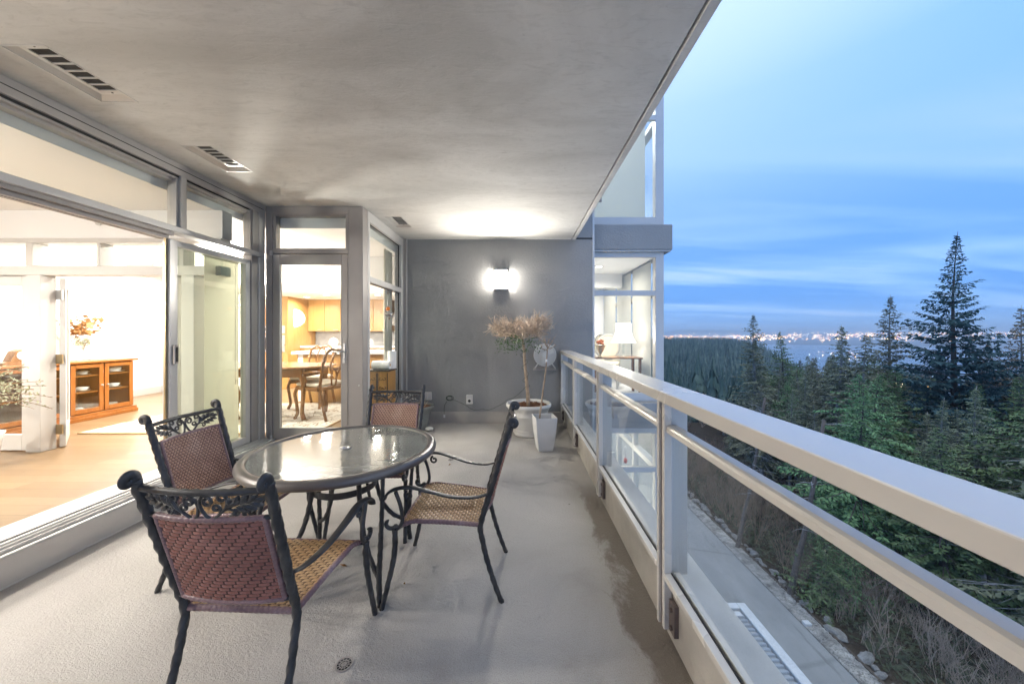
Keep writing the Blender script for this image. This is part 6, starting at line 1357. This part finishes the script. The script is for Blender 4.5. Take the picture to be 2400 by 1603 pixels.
# distant forest on the far slope: reads as one mass
ff = MB(); q = random.Random(55); MT['far_need'] = mat_needles('far_forest_needles', (0.020,0.040,0.036), (0.060,0.095,0.070), (0.17,0.20,0.15), 0.055)
r_ = 118.0
while r_ < 1380:
    sp_ = 4.8 if r_ < 300 else (7.5 if r_ < 600 else 12.5)
    a = 0.34
    while a < 1.10:
        x0_, y0_ = r_*a/math.hypot(1,a), r_/math.hypot(1,a); x = x0_+q.uniform(-2,2); y = y0_+q.uniform(-2,2); a += sp_/r_*(1+a*a)
        z0 = ground(x, y); h_ = q.uniform(8, 23) if r_ < 400 else q.uniform(13, 30)
        vt = CY+F*(H-z0-h_)/y
        lim = 789+40*sst(0.55, 0.95, x/y)
        if vt < lim: h_ -= (lim-vt)*y/F
        if h_ < 4: continue
        w_ = h_*q.uniform(0.13, 0.2); nt = 8 if r_ < 300 else 6; a_ = q.uniform(0, 6)
        for k in range(nt):
            zt_ = z0+h_*(1-k/nt*0.92); rr = w_*(k+0.7)/nt; drop = h_/nt*1.5; nn = 7 if r_ < 300 else 5
            for j in range(nn):
                b = a_+k*1.3+2*PI*j/nn; e = rr*q.uniform(0.7,1.25); cx2, sy2 = math.cos(b), math.sin(b); w2 = rr*0.55
                ff.add([(x, y, zt_), (x+cx2*e-sy2*w2, y+sy2*e+cx2*w2, zt_-drop*q.uniform(0.8,1.2)), (x+cx2*e*1.15, y+sy2*e*1.15, zt_-drop*1.25), (x+cx2*e+sy2*w2, y+sy2*e-cx2*w2, zt_-drop*q.uniform(0.8,1.2))], [(0,1,2,3)])
    r_ += sp_
tag(ff.build('distant_forest', MT['far_need']), 'distant conifer forest covering the slope towards the city', 'forest', kind='stuff')
# lit windows of houses hidden among the trees
for k, (u, v, w_, lab) in enumerate([(2120,903,0.5,'pale lit house window between the dark tree trunks'), (2168,909,1.2,'row of yellow lit house windows low behind the cedars')]):
    p = px(u, v, 118); t = empty('lit_house', (p.x, p.y, ground(p.x, p.y)), 0, lab, 'house', 'houses hidden among the trees')
    MB().box(p.x-5, p.x+5, p.y+0.3, p.y+8, ground(p.x,p.y)-1, p.z+1.5).build('wall', MT['soil'], t); MB().add([(p.x-5.6,p.y-0.4,p.z+1.5),(p.x+5.6,p.y-0.4,p.z+1.5),(p.x+5.6,p.y+8.6,p.z+1.5),(p.x-5.6,p.y+8.6,p.z+1.5),(p.x-5.6,p.y+4,p.z+4),(p.x+5.6,p.y+4,p.z+4)], [(0,1,5,4),(2,3,4,5),(0,4,3),(1,2,5),(3,2,1,0)]).build('roof', MT['dark'], t)
    for j in range(4 if k else 2): MB().box(p.x-3+j*1.7, p.x-2+j*1.7, p.y+0.2, p.y+0.29, p.z-0.6, p.z+0.6).build('window', EM[0] if k else EM[1], t)
print('trees', len(TREES), 'forest faces', len(ff.f))
# ================================================================== AIR: evening haze over the valley
hz = MB().box(-9000, 27000, -9000, 27000, -155.0, 160.0).build('haze', bpy.data.materials.new('evening_haze')); tag(hz, 'thin blue evening haze over the valley', 'haze', kind='stuff')
mt = hz.data.materials[0]; mt.use_nodes = True; nt = mt.node_tree; nt.nodes.clear()
vo = nt.nodes.new('ShaderNodeVolumePrincipled'); vo.inputs['Color'].default_value = (0.70, 0.85, 1.0, 1); vo.inputs['Density'].default_value = 0.00021; vo.inputs['Anisotropy'].default_value = 0.0
ou = nt.nodes.new('ShaderNodeOutputMaterial'); nt.links.new(vo.outputs[0], ou.inputs['Volume'])
